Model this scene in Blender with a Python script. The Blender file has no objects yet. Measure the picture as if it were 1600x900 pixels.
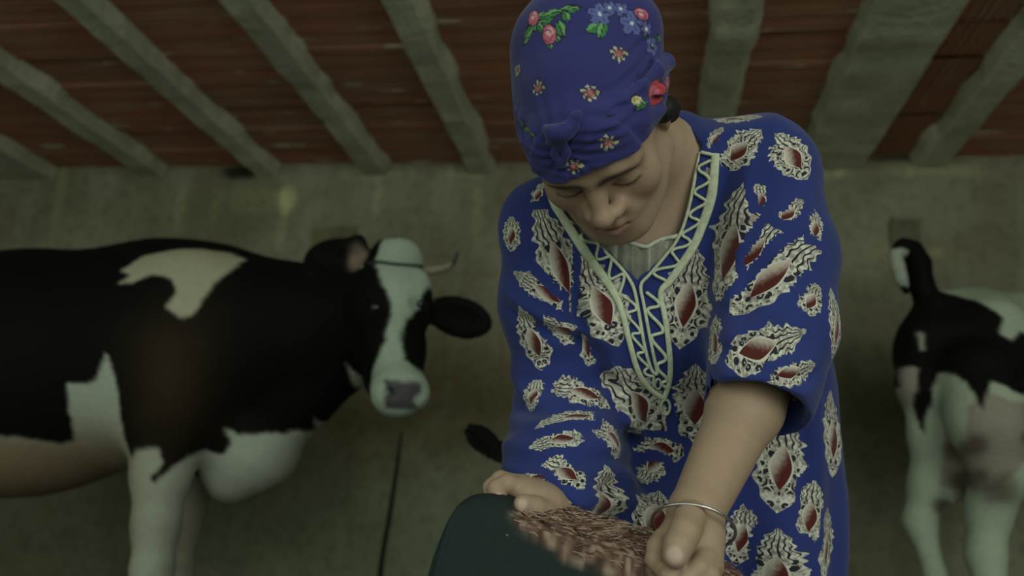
import bpy, bmesh, math, random
import numpy as np
from mathutils import Vector, Matrix
from mathutils.bvhtree import BVHTree

random.seed(7); rng = np.random.default_rng(7)
S = bpy.context.scene
COL = S.collection

# ------------------------------------------------------------------ camera
F_PX = 1300.0; HC = 0.75
PITCH = math.radians(14.5); YAW = math.radians(9.5); ROLL = math.radians(3.0)
cam_d = bpy.data.cameras.new('camera'); cam = bpy.data.objects.new('camera', cam_d); COL.objects.link(cam)
cam_d.sensor_width = 36.0; cam_d.lens = 36.0 * F_PX / 1600.0
cam.location = (0, 0, HC)
M_cam = Matrix.Rotation(YAW, 4, 'Z') @ Matrix.Rotation(math.pi / 2 + PITCH, 4, 'X') @ Matrix.Rotation(ROLL, 4, 'Z')
cam.rotation_euler = M_cam.to_euler()
cam_d.dof.use_dof = True; cam_d.dof.focus_distance = 0.95; cam_d.dof.aperture_fstop = 3.6
S.camera = cam
R_cam = np.array(M_cam.to_3x3())
CAM = np.array([0, 0, HC])

# ------------------------------------------------------------------ light and exposure
W = bpy.data.worlds.new('world'); S.world = W; W.use_nodes = True
bg = W.node_tree.nodes['Background']; bg.inputs[0].default_value = (0.80, 0.92, 0.78, 1); bg.inputs[1].default_value = 0.77
def area_light(name, loc, target, size, power, color):
    l = bpy.data.lights.new(name, 'AREA'); l.shape = 'RECTANGLE'; l.size, l.size_y = size; l.energy = power; l.color = color
    o = bpy.data.objects.new(name, l); COL.objects.link(o); o.location = loc
    o.rotation_euler = (Vector(target) - Vector(loc)).to_track_quat('-Z', 'Y').to_euler(); return o
area_light('doorway_daylight', (1.7, -1.3, 1.9), (0.0, 2.0, 1.1), (1.6, 1.6), 15, (0.95, 1.0, 0.9))
S.view_settings.view_transform = 'Standard'; S.view_settings.look = 'None'
S.view_settings.gamma = 1; S.view_settings.use_curve_mapping = False
S.view_settings.exposure = 0.6

# ------------------------------------------------------------------ helpers
def ray(px, py):
    d = R_cam @ np.array([(px - 800) / F_PX, (450 - py) / F_PX, -1.0]); return d
def at(px, py, Y):
    """the point seen at pixel px,py that stands Y metres in front of the camera position"""
    d = ray(px, py); return CAM + d * (Y / d[1])
def onz(px, py, z):
    d = ray(px, py); return CAM + d * ((z - HC) / d[2])

def sig(x): return 1 / (1 + np.exp(-x))
def hash3(ix, iy, iz, seed=0):
    n = (ix * 374761393 + iy * 668265263 + iz * 2147483647 + seed * 1274126177).astype(np.int64)
    n = (n ^ (n >> 13)) * 1274126177; n = n & 0x7fffffff
    n = (n ^ (n >> 16)); return (n % 100003) / 100003.0
def vnoise(p, scale, seed=0):
    q = p * scale; i = np.floor(q).astype(np.int64); f = q - i; f = f * f * (3 - 2 * f); r = 0
    for dx in (0, 1):
        wx = f[:, 0] if dx else 1 - f[:, 0]
        for dy in (0, 1):
            wy = f[:, 1] if dy else 1 - f[:, 1]
            for dz in (0, 1):
                wz = f[:, 2] if dz else 1 - f[:, 2]
                r = r + wx * wy * wz * hash3(i[:, 0] + dx, i[:, 1] + dy, i[:, 2] + dz, seed)
    return r * 2 - 1
def fbm(p, s, seed=0): return vnoise(p, s, seed) * .6 + vnoise(p, s * 2.1, seed + 1) * .3 + vnoise(p, s * 4.3, seed + 2) * .15

def smin(a, b, k):
    h = np.clip(.5 + .5 * (b - a) / k, 0, 1); return b * (1 - h) + a * h - k * h * (1 - h)
def smax(a, b, k): return -smin(-a, -b, k)

class Sdf:
    """signed distance body made of smoothly joined tapered limbs and ellipsoids"""
    def __init__(s): s.ops = []
    def cap(s, a, b, ra, rb=None, k=.02, flat=None, mode='add'):
        a = np.array(a, float); b = np.array(b, float); rb = ra if rb is None else rb
        c = (a + b) / 2; rad = np.linalg.norm(b - a) / 2 + max(ra, rb)
        def f(p):
            pa = p - a; ba = b - a; t = np.clip(pa @ ba / max(ba @ ba, 1e-12), 0, 1)
            q = pa - t[:, None] * ba
            if flat is not None:
                n, s_ = flat; dn = q @ n; q = q + np.outer(dn * (1 / s_ - 1), n)
                return (np.sqrt((q * q).sum(1)) - (ra + (rb - ra) * t)) * (s_ if s_ < 1 else 1)
            return np.sqrt((q * q).sum(1)) - (ra + (rb - ra) * t)
        s.ops.append((f, k, c, rad, mode)); return s
    def ell(s, c, r, R=None, k=.02, mode='add'):
        c = np.array(c, float); r = np.array(r, float)
        def f(p):
            q = p - c
            if R is not None: q = q @ R          # columns of R are the local axes
            k0 = np.sqrt(((q / r) ** 2).sum(1)); k1 = np.sqrt(((q / (r * r)) ** 2).sum(1)) + 1e-9
            return np.where(k0 < .05, -r.min(), k0 * (k0 - 1) / k1)
        s.ops.append((f, k, c, r.max(), mode)); return s
    def chain(s, pts, rs, k=.02, **kw):
        for i in range(len(pts) - 1): s.cap(pts[i], pts[i + 1], rs[i], rs[i + 1], k, **kw)
        return s
    def fn(s, f, k=.01, mode='sub', c=(0, 0, 0), rad=99.): s.ops.append((f, k, np.array(c, float), rad, mode)); return s
    def __call__(s, p):
        acc = np.full(len(p), 9.0)
        for f, k, c, rad, mode in s.ops:
            dist = np.sqrt(((p - c) ** 2).sum(1)) - rad
            if mode == 'add':
                m = dist < k + .02
                acc = np.where(m, acc, np.minimum(acc, np.maximum(dist, .0)+0*acc))
                if m.any(): acc[m] = smin(acc[m], f(p[m]), k)
            elif mode == 'disp':
                m = dist < .02
                if m.any(): acc[m] = acc[m] + f(p[m])
            else:
                m = dist < k + .01
                if m.any(): acc[m] = smax(acc[m], -f(p[m]), k)
        return acc

def mesh_sdf(f, lo, hi, h, levels=4, slack=1.5):
    lo = np.array(lo, float); hi = np.array(hi, float); H = h * 2 ** levels
    n = np.ceil((hi - lo) / H).astype(int)
    g = np.stack(np.meshgrid(*[np.arange(x) for x in n], indexing='ij'), -1).reshape(-1, 3)
    for L in range(levels, -1, -1):
        s = h * 2 ** L
        d = np.concatenate([f(lo + (c + .5) * s) for c in np.array_split(g, max(1, len(g) // 400000))])
        g = g[np.abs(d) < s * .87 * slack + (.004 if L else 0)]
        if L:
            off = np.stack(np.meshgrid([0, 1], [0, 1], [0, 1], indexing='ij'), -1).reshape(-1, 3)
            g = (g[:, None] * 2 + off[None]).reshape(-1, 3)
    B = 1 << 20
    key = lambda c: ((c[..., 0] + 2) * B + (c[..., 1] + 2)) * B + (c[..., 2] + 2)
    offs = np.array([[0,0,0],[1,0,0],[0,1,0],[1,1,0],[0,0,1],[1,0,1],[0,1,1],[1,1,1]])
    ck = key(g[:, None] + offs[None]); u, inv = np.unique(ck, return_inverse=True); inv = inv.reshape(ck.shape)
    cz = u % B - 2; cy = (u // B) % B - 2; cx = u // (B * B) - 2
    P = lo + np.stack([cx, cy, cz], 1) * h
    val = np.concatenate([f(c) for c in np.array_split(P, max(1, len(P) // 400000))])
    V = val[inv]; ins = V < 0; act = ins.any(1) & ~ins.all(1)
    g = g[act]; V = V[act]; ins = ins[act]
    E = [(0,1),(2,3),(4,5),(6,7),(0,2),(1,3),(4,6),(5,7),(0,4),(1,5),(2,6),(3,7)]
    acc = np.zeros((len(g), 3)); cnt = np.zeros(len(g))
    for a, b in E:
        m = ins[:, a] != ins[:, b]; t = np.zeros(len(g)); t[m] = V[m, a] / (V[m, a] - V[m, b])
        acc[m] += (offs[a] + t[:, None] * (offs[b] - offs[a]))[m]; cnt[m] += 1
    verts = lo + (g + acc / cnt[:, None]) * h
    gk = key(g); order = np.argsort(gk); gs = gk[order]
    def find(c):
        k = key(c); i = np.searchsorted(gs, k); i = np.clip(i, 0, len(gs) - 1); return np.where(gs[i] == k, order[i], -1)
    faces = []
    for ax, (b, c) in enumerate(((1, 2), (2, 0), (0, 1))):
        e = (0, 1 << ax); m = ins[:, e[0]] != ins[:, e[1]]; cc = g[m]; flip = ins[m, e[0]]
        eb = np.zeros(3, int); eb[b] = 1; ec = np.zeros(3, int); ec[c] = 1
        q = np.stack([find(cc), find(cc - eb), find(cc - eb - ec), find(cc - ec)], 1)
        ok = (q >= 0).all(1); q = q[ok]; fl = flip[ok]
        q[~fl] = q[~fl][:, ::-1]
        faces.append(q)
    return verts, np.concatenate(faces)

def np_mesh(name, verts, faces):
    me = bpy.data.meshes.new(name); me.vertices.add(len(verts)); me.vertices.foreach_set('co', np.asarray(verts, np.float32).ravel())
    k = faces.shape[1]; me.loops.add(len(faces) * k); me.loops.foreach_set('vertex_index', faces.astype(np.int32).ravel())
    me.polygons.add(len(faces)); me.polygons.foreach_set('loop_start', np.arange(0, len(faces) * k, k, dtype=np.int32))
    me.polygons.foreach_set('loop_total', np.full(len(faces), k, dtype=np.int32))
    me.polygons.foreach_set('use_smooth', np.ones(len(faces), bool)); me.update(calc_edges=True); return me
def vnormals(v, f):
    a, b, c, d = (v[f[:, i]] for i in range(4)); n = np.cross(c - a, d - b); o = np.zeros_like(v)
    for i in range(4): np.add.at(o, f[:, i], n)
    return o / (np.linalg.norm(o, axis=1, keepdims=True) + 1e-12)
def relax(v, f, it=1, w=.5):
    for _ in range(it):
        s = np.zeros_like(v); c = np.zeros(len(v))
        for i in range(4):
            for j in (1, 3): np.add.at(s, f[:, i], v[f[:, (i + j) % 4]]); np.add.at(c, f[:, i], 1)
        v = v * (1 - w) + w * s / np.maximum(c, 1)[:, None]
    return v
def set_color(me, col, name='Col'):
    a = me.color_attributes.new(name, 'FLOAT_COLOR', 'POINT'); c = np.ones((len(me.vertices), 4), np.float32); c[:, :3] = col
    a.data.foreach_set('color', c.ravel())
def link(name, me, mat=None, parent=None, label=None, loc=None):
    o = bpy.data.objects.new(name, me); COL.objects.link(o)
    if mat and me and not me.materials: me.materials.append(mat)
    if parent:
        o.parent = parent
        if parent.type == 'EMPTY' or any(abs(x) > 1e-9 for x in world_loc(parent)):
            o.location = -Vector(world_loc(parent))      # mesh data is in world metres
    if loc is not None: o.location = loc
    if label: o['label'] = label
    return o
def world_loc(o):
    v = Vector(o.location)
    while o.parent: o = o.parent; v += Vector(o.location)
    return v
def tag(o, label=None, cat=None, group=None, kind=None):
    for k, v in (('label', label), ('category', cat), ('group', group), ('kind', kind)):
        if v: o[k] = v
    return o
def thing(name, loc, label, cat, group=None):
    o = bpy.data.objects.new(name, None); COL.objects.link(o); o.location = loc; o.empty_display_size = .1
    return tag(o, label, cat, group)

def tubes(paths, nseg=8):
    """paths: list of (points Nx3, radii N, closed) -> verts, quads"""
    V, F = [], []; base = 0
    for pts, rad, closed in paths:
        pts = np.asarray(pts, float); n = len(pts); rad = np.broadcast_to(rad, (n,))
        t = np.gradient(pts, axis=0)
        if closed: t = np.roll(pts, -1, 0) - np.roll(pts, 1, 0)
        t /= np.linalg.norm(t, axis=1, keepdims=True) + 1e-12
        up = np.array([0, 0, 1.]) if abs(t[0][2]) < .9 else np.array([1., 0, 0]); a = np.cross(t[0], up); a /= np.linalg.norm(a)
        for i in range(n):
            a = a - t[i] * (a @ t[i]); a /= np.linalg.norm(a) + 1e-12; b = np.cross(t[i], a)
            for j in range(nseg):
                w = 2 * math.pi * j / nseg; V.append(pts[i] + rad[i] * (math.cos(w) * a + math.sin(w) * b))
        m = n if closed else n - 1
        for i in range(m):
            for j in range(nseg):
                i2 = (i + 1) % n; j2 = (j + 1) % nseg
                F.append((base + i * nseg + j, base + i * nseg + j2, base + i2 * nseg + j2, base + i2 * nseg + j))
        base += n * nseg
    return np.array(V), np.array(F)
def spline(pts, n=40, closed=False):
    p = np.array(pts, float); N = len(p); out = []
    segs = N if closed else N - 1
    for i in range(segs):
        g = lambda j: p[j % N] if closed else p[min(max(j, 0), N - 1)]
        p0, p1, p2, p3 = g(i - 1), g(i), g(i + 1), g(i + 2)
        for t in np.linspace(0, 1, max(2, n // segs), endpoint=False):
            out.append(.5 * ((2 * p1) + (-p0 + p2) * t + (2 * p0 - 5 * p1 + 4 * p2 - p3) * t * t + (-p0 + 3 * p1 - 3 * p2 + p3) * t ** 3))
    if not closed: out.append(p[-1])
    return np.array(out)
def in_poly(x, y, poly):
    r = np.zeros(len(x), bool); n = len(poly)
    for i in range(n):
        x1, y1 = poly[i]; x2, y2 = poly[(i + 1) % n]
        c = ((y1 > y) != (y2 > y)); xi = (x2 - x1) * (y - y1) / ((y2 - y1) if y2 != y1 else 1e-9) + x1
        r ^= c & (x < xi)
    return r

# ------------------------------------------------------------------ materials
class NT:
    def __init__(s, name, rough=.8, spec=.3):
        s.m = bpy.data.materials.new(name); s.m.use_nodes = True; s.t = s.m.node_tree; s.b = s.t.nodes['Principled BSDF']
        s.b.inputs['Roughness'].default_value = rough; s.b.inputs['Specular IOR Level'].default_value = spec
    def n(s, typ, **kw):
        x = s.t.nodes.new(typ)
        for k, v in kw.items(): setattr(x, k, v)
        return x
    def set(s, sock, v):
        if hasattr(v, 'is_output') or isinstance(v, bpy.types.NodeSocket): s.t.links.new(v, sock)
        else: sock.default_value = v
    def math(s, op, a, b=0.0, c=0.0):
        x = s.n('ShaderNodeMath', operation=op)
        for i, v in enumerate((a, b, c)): s.set(x.inputs[i], v)
        return x.outputs[0]
    def mix(s, fac, a, b):
        x = s.n('ShaderNodeMix', data_type='RGBA'); s.set(x.inputs[0], fac)
        for i, v in ((6, a), (7, b)):
            if isinstance(v, tuple) and len(v) == 3: v = (*v, 1)
            s.set(x.inputs[i], v)
        return x.outputs[2]
    def noise(s, scale, detail=4, vec=None, dist=0., rough=.5):
        x = s.n('ShaderNodeTexNoise'); x.inputs['Scale'].default_value = scale; x.inputs['Detail'].default_value = detail
        x.inputs['Distortion'].default_value = dist; x.inputs['Roughness'].default_value = rough
        s.set(x.inputs['Vector'], vec if vec is not None else s.obj()); return x.outputs[0]
    def obj(s): return s.n('ShaderNodeTexCoord').outputs['Object']
    def attr(s, name, out='Color'): x = s.n('ShaderNodeAttribute', attribute_name=name); return x.outputs[out]
    def mapv(s, vec, scale=(1, 1, 1)):
        x = s.n('ShaderNodeMapping'); s.set(x.inputs[0], vec); x.inputs['Scale'].default_value = scale; return x.outputs[0]
    def ramp(s, fac, p0, p1):
        x = s.n('ShaderNodeMapRange'); x.interpolation_type = 'SMOOTHSTEP'; s.set(x.inputs[0], fac); x.inputs[1].default_value = p0; x.inputs[2].default_value = p1; return x.outputs[0]
    def bump(s, h, strength=.3, dist=.01):
        x = s.n('ShaderNodeBump'); x.inputs['Strength'].default_value = strength; x.inputs['Distance'].default_value = dist
        s.set(x.inputs['Height'], h); s.t.links.new(x.outputs[0], s.b.inputs['Normal'])
    def col(s, c):
        if isinstance(c, tuple) and len(c) == 3: c = (*c, 1)
        s.set(s.b.inputs['Base Color'], c)

def mat_plaster():
    n = NT('plaster', .95, .1); big = n.noise(1.3, 5); fine = n.noise(18, 6)
    streak = n.noise(5, 4, n.mapv(n.obj(), (1.6, 1.6, .22)))
    c = n.mix(n.ramp(big, .38, .62), (.235, .22, .15), (.33, .315, .225))
    c = n.mix(n.math('MULTIPLY', n.ramp(streak, .5, .72), .45), c, (.36, .36, .27))
    c = n.mix(n.math('MULTIPLY', n.ramp(fine, .45, .7), .3), c, (.09, .085, .06))
    st = n.attr('Col'); x = n.n('ShaderNodeMix', data_type='RGBA', blend_type='MULTIPLY'); x.inputs[0].default_value = 1
    n.set(x.inputs[6], c); n.set(x.inputs[7], st); n.col(x.outputs[2]); n.bump(fine, .5, .01); return n.m
def mat_concrete():
    n = NT('joist_concrete', .95, .1); fine = n.noise(30, 6); b = n.noise(4, 5)
    c = n.mix(n.ramp(b, .35, .65), (.46, .475, .35), (.62, .63, .48))
    c = n.mix(n.math('MULTIPLY', n.ramp(fine, .52, .72), .5), c, (.27, .28, .20)); n.col(c); n.bump(fine, .7, .01); return n.m
def mat_clay():
    n = NT('red_clay', .85, .25); ob = n.obj(); r = n.n('ShaderNodeObjectInfo').outputs['Random']
    w = n.n('ShaderNodeTexWave', wave_type='BANDS', bands_direction='Y', wave_profile='SIN'); w.inputs['Scale'].default_value = 11
    w.inputs['Distortion'].default_value = .4; w.inputs['Detail'].default_value = 1; n.set(w.inputs[0], ob)
    tint = n.noise(2.2, 3, n.n('ShaderNodeTexCoord').outputs['Object'])
    sc = n.n('ShaderNodeVectorMath', operation='ADD'); n.set(sc.inputs[0], ob)
    cb = n.n('ShaderNodeCombineXYZ'); n.set(cb.inputs[0], n.math('MULTIPLY', r, 17)); n.set(cb.inputs[1], n.math('MULTIPLY', r, 31)); n.t.links.new(cb.outputs[0], sc.inputs[1])
    v = sc.outputs[0]
    c = n.mix(r, (.46, .185, .115), (.36, .175, .11))
    c = n.mix(n.math('MULTIPLY', n.ramp(n.noise(5, 5, n.mapv(v, (.6, 1.6, 1))), .4, .7), .6), c, (.38, .27, .18))
    c = n.mix(n.math('MULTIPLY', n.ramp(w.outputs[1], .0, .35), -.45), c, (.06, .02, .012)) if False else c
    dk = n.math('MULTIPLY', n.math('SUBTRACT', 1.0, n.ramp(w.outputs[1], .0, .5)), .35)
    c = n.mix(dk, c, (.12, .05, .03))
    sm = n.noise(6, 5, n.mapv(v, (.5, 2.6, 1)))
    c = n.mix(n.math('MULTIPLY', n.ramp(sm, .62, .70), .8), c, (.66, .64, .50))
    n.col(c); n.bump(w.outputs[1], .4, .012); return n.m
def mat_vcol(name, rough=.8, spec=.2, bump=None, sheen=0, var=0.12, vscale=60):
    n = NT(name, rough, spec); c = n.attr('Col')
    if var:
        x = n.n('ShaderNodeMix', data_type='RGBA', blend_type='MULTIPLY'); x.inputs[0].default_value = 1; n.set(x.inputs[6], c)
        g = n.math('MULTIPLY_ADD', n.noise(vscale, 4), 2 * var, 1 - var); cc = n.n('ShaderNodeCombineColor')
        for i in range(3): n.set(cc.inputs[i], g)
        n.set(x.inputs[7], cc.outputs[0]); c = x.outputs[2]
    n.col(c)
    if bump: n.bump(n.noise(bump[0], 4), bump[1], bump[2])
    if sheen: n.b.inputs['Sheen Weight'].default_value = sheen
    return n.m
def mat_flat(name, c, rough=.7, spec=.3, bump=None, metal=0, var=(0, 0)):
    n = NT(name, rough, spec)
    if var[0]: n.col(n.mix(n.math('MULTIPLY', n.ramp(n.noise(var[1], 4), .35, .65), var[0]), c, tuple(x * .5 for x in c)))
    else: n.col(c)
    n.b.inputs['Metallic'].default_value = metal
    if bump: n.bump(n.noise(bump[0], 4), bump[1], bump[2])
    return n.m

def mat_slab():
    n = NT('dark_rubbery_hide', .75, .25); vo = n.n('ShaderNodeTexVoronoi', feature='F1'); vo.inputs['Scale'].default_value = 38; n.set(vo.inputs[0], n.obj())
    sp = n.n('ShaderNodeSeparateColor'); n.set(sp.inputs[0], vo.outputs[1]); fl = n.math('MULTIPLY', n.math('LESS_THAN', vo.outputs[0], .045), n.math('GREATER_THAN', sp.outputs[0], .6))
    n.col(n.mix(n.math('MULTIPLY', fl, .8), n.attr('Col'), (.20, .22, .19))); n.bump(n.noise(300, 4), .5, .003); return n.m

def mat_dress():
    """blue cotton printed with pointed baroque cartouches; each vertex carries its cartouche coordinates"""
    n = NT('printed_cotton', .85, .15)
    sp = n.n('ShaderNodeSeparateXYZ'); n.set(sp.inputs[0], n.attr('motif', 'Vector')); u, v, sd = sp.outputs
    on = n.attr('motif_on', 'Fac')
    M = n.math
    au = M('ABSOLUTE', u)
    # outline: pointed at both ends, widest below the middle
    v2 = M('MULTIPLY', v, v)
    vv = M('MULTIPLY', v, M('ADD', v, .35))
    body = M('POWER', M('MAXIMUM', M('SUBTRACT', 1.0, v2), 0.0), .85)
    lobes = M('MULTIPLY', M('SINE', M('MULTIPLY_ADD', v, 16.0, M('MULTIPLY', sd, 6.0))), .10)
    feather = M('MULTIPLY', M('MULTIPLY', M('SINE', M('MULTIPLY_ADD', v, 34.0, 0.0)), .12), M('GREATER_THAN', v, .2))
    wv = M('MULTIPLY', body, M('ADD', M('SUBTRACT', .93, M('MULTIPLY', v, .16)), M('ADD', lobes, feather)))
    s = M('DIVIDE', au, M('MAXIMUM', wv, .001))
    inside = M('MULTIPLY', M('LESS_THAN', s, 1.0), M('GREATER_THAN', on, .9))
    # filigree: scroll work
    cb = n.n('ShaderNodeCombineXYZ'); n.set(cb.inputs[0], M('MULTIPLY', au, 1.9)); n.set(cb.inputs[1], M('MULTIPLY', v, 4.2)); n.set(cb.inputs[2], M('MULTIPLY', sd, 9.0))
    vo = n.n('ShaderNodeTexVoronoi', feature='DISTANCE_TO_EDGE'); vo.inputs['Scale'].default_value = 1.25; n.set(vo.inputs[0], cb.outputs[0])
    vf = n.n('ShaderNodeTexVoronoi', feature='F1'); vf.inputs['Scale'].default_value = 1.25; n.set(vf.inputs[0], cb.outputs[0])
    loops = M('GREATER_THAN', M('SINE', M('MULTIPLY_ADD', vf.outputs[0], 13.0, 1.6)), .0)
    net = M('LESS_THAN', vo.outputs[0], .07)
    cords = M('GREATER_THAN', M('SINE', M('ADD', M('MULTIPLY', s, 9.5), M('MULTIPLY', M('SINE', M('MULTIPLY_ADD', v, 10.0, M('MULTIPLY', sd, 9.0))), 2.6))), .0)
    lowz = M('LESS_THAN', M('ADD', v, M('MULTIPLY', M('SINE', M('MULTIPLY', v, 17.0)), .3)), -.15)
    fil = M('MAXIMUM', M('ADD', M('MULTIPLY', lowz, M('MAXIMUM', loops, net)), M('MULTIPLY', M('SUBTRACT', 1.0, lowz), cords)), net)
    # feather end (v > .3): streaks running along the length
    st = M('GREATER_THAN', M('SINE', M('ADD', M('MULTIPLY', M('DIVIDE', u, M('MAXIMUM', wv, .25)), 17.0), M('MULTIPLY', M('SINE', M('MULTIPLY', v, 9.0)), 1.3))), -.55)
    isf = M('MULTIPLY', M('GREATER_THAN', v, .28), M('LESS_THAN', s, .8))
    fil = M('ADD', M('MULTIPLY', isf, st), M('MULTIPLY', M('SUBTRACT', 1.0, isf), fil))
    rim = M('GREATER_THAN', s, .82)
    fil = M('MAXIMUM', fil, rim)
    shade = n.noise(3.0, 2, cb.outputs[0])
    cream = n.mix(n.ramp(shade, .35, .65), (.25, .215, .19), (.58, .585, .50))
    c_m = n.mix(fil, (.022, .02, .03), cream)
    # central drop: maroon with a pale gleam printed in it
    dv = M('ADD', v, .12); dw = M('MULTIPLY', M('MAXIMUM', M('SUBTRACT', 1.0, M('POWER', M('ABSOLUTE', M('MULTIPLY', dv, 2.2)), 1.6)), 0.0), .50)
    drop = M('LESS_THAN', au, dw); dropin = M('LESS_THAN', au, M('MULTIPLY', dw, .8))
    gl = n.ramp(M('ADD', M('MULTIPLY', u, 1.6), M('ADD', M('MULTIPLY', v, 1.2), M('MULTIPLY', shade, .5))), -.15, .85)
    dcol = n.mix(gl, (.085, .014, .012), (.50, .44, .38))
    c_m = n.mix(drop, c_m, (.55, .53, .47)); c_m = n.mix(dropin, c_m, dcol)
    blue = n.mix(n.ramp(n.noise(7, 3), .35, .65), (.019, .031, .145), (.024, .037, .17))
    n.col(n.mix(inside, blue, c_m))
    n.bump(n.noise(500, 2), .15, .001); n.b.inputs['Sheen Weight'].default_value = .15
    return n.m

PLASTER = mat_plaster(); CONC = mat_concrete(); CLAY = mat_clay()
HIDE = mat_vcol('cow_hide', .75, .12, (90, .4, .01), 0, .12, 40)
SKIN = mat_vcol('skin', .55, .35, (260, .25, .0015), 0, .10, 90)
SCARF = mat_vcol('printed_scarf', .8, .2, (420, .15, .001), .2, .06, 50)
DRESS = mat_dress()
BRAID = mat_flat('cream_braid', (.56, .60, .44), .8, .2, (500, .4, .002), 0, (.35, 150))
LACE = mat_flat('white_lace', (.50, .52, .44), .85, .1, (300, .4, .002))
HORN = mat_vcol('horn', .5, .4); ROPE = mat_flat('dark_rope', (.035, .04, .03), .9, .1, (200, .5, .003))
SILVER = mat_flat('silver', (.55, .53, .52), .3, .5, None, 1); HAIR = mat_flat('black_hair', (.012, .010, .009), .6, .3, (400, .4, .003))

# ------------------------------------------------------------------ the setting
WALL_Y = 4.55; CEIL_Z = 2.72
def grid_mesh(name, X, Z, fy):
    gx, gz = np.meshgrid(X, Z, indexing='ij'); p = np.stack([gx.ravel(), fy(gx.ravel(), gz.ravel()), gz.ravel()], 1)
    nx, nz = len(X), len(Z); i = (np.arange(nx - 1)[:, None] * nz + np.arange(nz - 1)[None]).ravel()
    f = np.stack([i, i + nz, i + nz + 1, i + 1], 1); return p, f
def rect_of(x0, y0, x1, y1):
    a = at(x0, y1, WALL_Y); b = at(x1, y0, WALL_Y); return a[0], a[2], b[0], b[2]
holes = [rect_of(1396, 340, 1446, 402), rect_of(478, 352, 560, 402)]
X = np.arange(-5.2, 3.8, .022); Z = np.arange(0, CEIL_Z + .12, .022)
def wall_y(x, z):
    p = np.stack([x, x * 0, z], 1); y = WALL_Y + fbm(p, 2.5, 3) * .012 + fbm(p, 11, 5) * .006
    for i, (x0, z0, x1, z1) in enumerate(holes):
        j = vnoise(p, 14, 9) * .012
        m = (x > x0 + j) & (x < x1 + j) & (z > z0 + j) & (z < z1 + j); y = np.where(m, WALL_Y + (.05 if i == 0 else .035), y)
    return y
p, f = grid_mesh('wall', X, Z, wall_y)
nb = len(p)
col = np.ones((nb, 3)); x, z = p[:, 0], p[:, 2]
q = np.stack([x, x * 0, z], 1)
def blot(cx, cy, rx, ry, c, amt, sharp=6):
    """a stain, or the painted darkness of a hole, centred where the photograph shows it on the wall"""
    c0 = at(cx, cy, WALL_Y); k = WALL_Y / F_PX
    d = np.sqrt(((x - c0[0]) / (rx * k)) ** 2 + ((z - c0[2]) / (ry * k)) ** 2) + fbm(q, 7, 21) * .45
    w = amt * sig(-(d - 1) * sharp); global col; col = col * (1 - w[:, None]) + np.array(c) * w[:, None] * col
blot(100, 520, 900, 150, (.8, .8, .72), .5, 3)
blot(700, 610, 230, 75, (.62, .50, .38), .8, 3); blot(560, 660, 140, 60, (.5, .42, .3), .7, 3)
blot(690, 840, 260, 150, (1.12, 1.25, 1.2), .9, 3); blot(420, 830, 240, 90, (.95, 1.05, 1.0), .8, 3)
blot(1370, 700, 120, 160, (.42, .47, .42), .85, 3); blot(1360, 620, 90, 60, (.5, .5, .42), .8, 3)
blot(60, 800, 400, 110, (.55, .6, .5), .8, 3); blot(250, 330, 220, 40, (.82, .84, .75), .8, 3)
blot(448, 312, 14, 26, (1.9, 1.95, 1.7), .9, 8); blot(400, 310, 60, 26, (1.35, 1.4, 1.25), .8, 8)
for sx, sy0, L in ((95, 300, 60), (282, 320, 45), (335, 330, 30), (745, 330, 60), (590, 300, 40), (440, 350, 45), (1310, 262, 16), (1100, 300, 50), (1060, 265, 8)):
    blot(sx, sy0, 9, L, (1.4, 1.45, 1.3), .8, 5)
blot(380, 268, 42, 13, (.12, .12, .1), .95, 8); blot(1395, 246, 46, 7, (.25, .25, .2), .9, 8)  # first mark paints the darkness of a hole under a joist
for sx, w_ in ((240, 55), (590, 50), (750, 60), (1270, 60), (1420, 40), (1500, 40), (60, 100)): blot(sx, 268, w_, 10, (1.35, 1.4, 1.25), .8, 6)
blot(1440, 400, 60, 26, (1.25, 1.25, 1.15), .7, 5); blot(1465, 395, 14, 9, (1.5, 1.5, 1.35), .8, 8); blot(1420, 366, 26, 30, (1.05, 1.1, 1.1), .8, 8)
for (x0_, z0_, x1_, z1_), cc_ in zip(holes, ((.55, .58, .54), (.66, .62, .52))):
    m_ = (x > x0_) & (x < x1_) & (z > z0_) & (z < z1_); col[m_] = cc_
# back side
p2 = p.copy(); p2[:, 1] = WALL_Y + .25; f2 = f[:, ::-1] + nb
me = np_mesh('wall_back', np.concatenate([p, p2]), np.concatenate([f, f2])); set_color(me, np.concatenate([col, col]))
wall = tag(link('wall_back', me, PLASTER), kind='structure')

def box_mesh(name, lo, hi, sub=0, jit=0, bevel=0, seed=0):
    bm = bmesh.new(); bmesh.ops.create_cube(bm, size=1)
    for v in bm.verts: v.co = Vector([(lo[i] + hi[i]) / 2 + v.co[i] * (hi[i] - lo[i]) for i in range(3)])
    if bevel: bmesh.ops.bevel(bm, geom=bm.edges[:], offset=bevel, segments=1, affect='EDGES')
    me = bpy.data.meshes.new(name); bm.to_mesh(me); bm.free(); return me
def mat_floor():
    n = NT('dirty_floor', .9, .2); c = n.mix(n.noise(3, 6), (.10, .095, .07), (.20, .19, .15)); n.col(c); n.bump(n.noise(12, 6), .6, .02); return n.m
tag(link('floor', box_mesh('floor', (-5.2, -3.0, -.1), (3.8, WALL_Y + .25, 0)), mat_floor()), kind='structure')
ceil = tag(link('ceiling', box_mesh('ceiling', (-5.2, -1.0, CEIL_Z + .10), (3.8, WALL_Y + .25, CEIL_Z + .22)), CONC), kind='structure')
me = box_mesh('wall_left', (-5.4, -1.0, 0), (-5.2, WALL_Y + .25, CEIL_Z + .22)); me.color_attributes.new('Col', 'FLOAT_COLOR', 'POINT')
set_color_all = lambda me: me.color_attributes['Col'].data.foreach_set('color', np.ones(len(me.vertices) * 4, np.float32))
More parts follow.
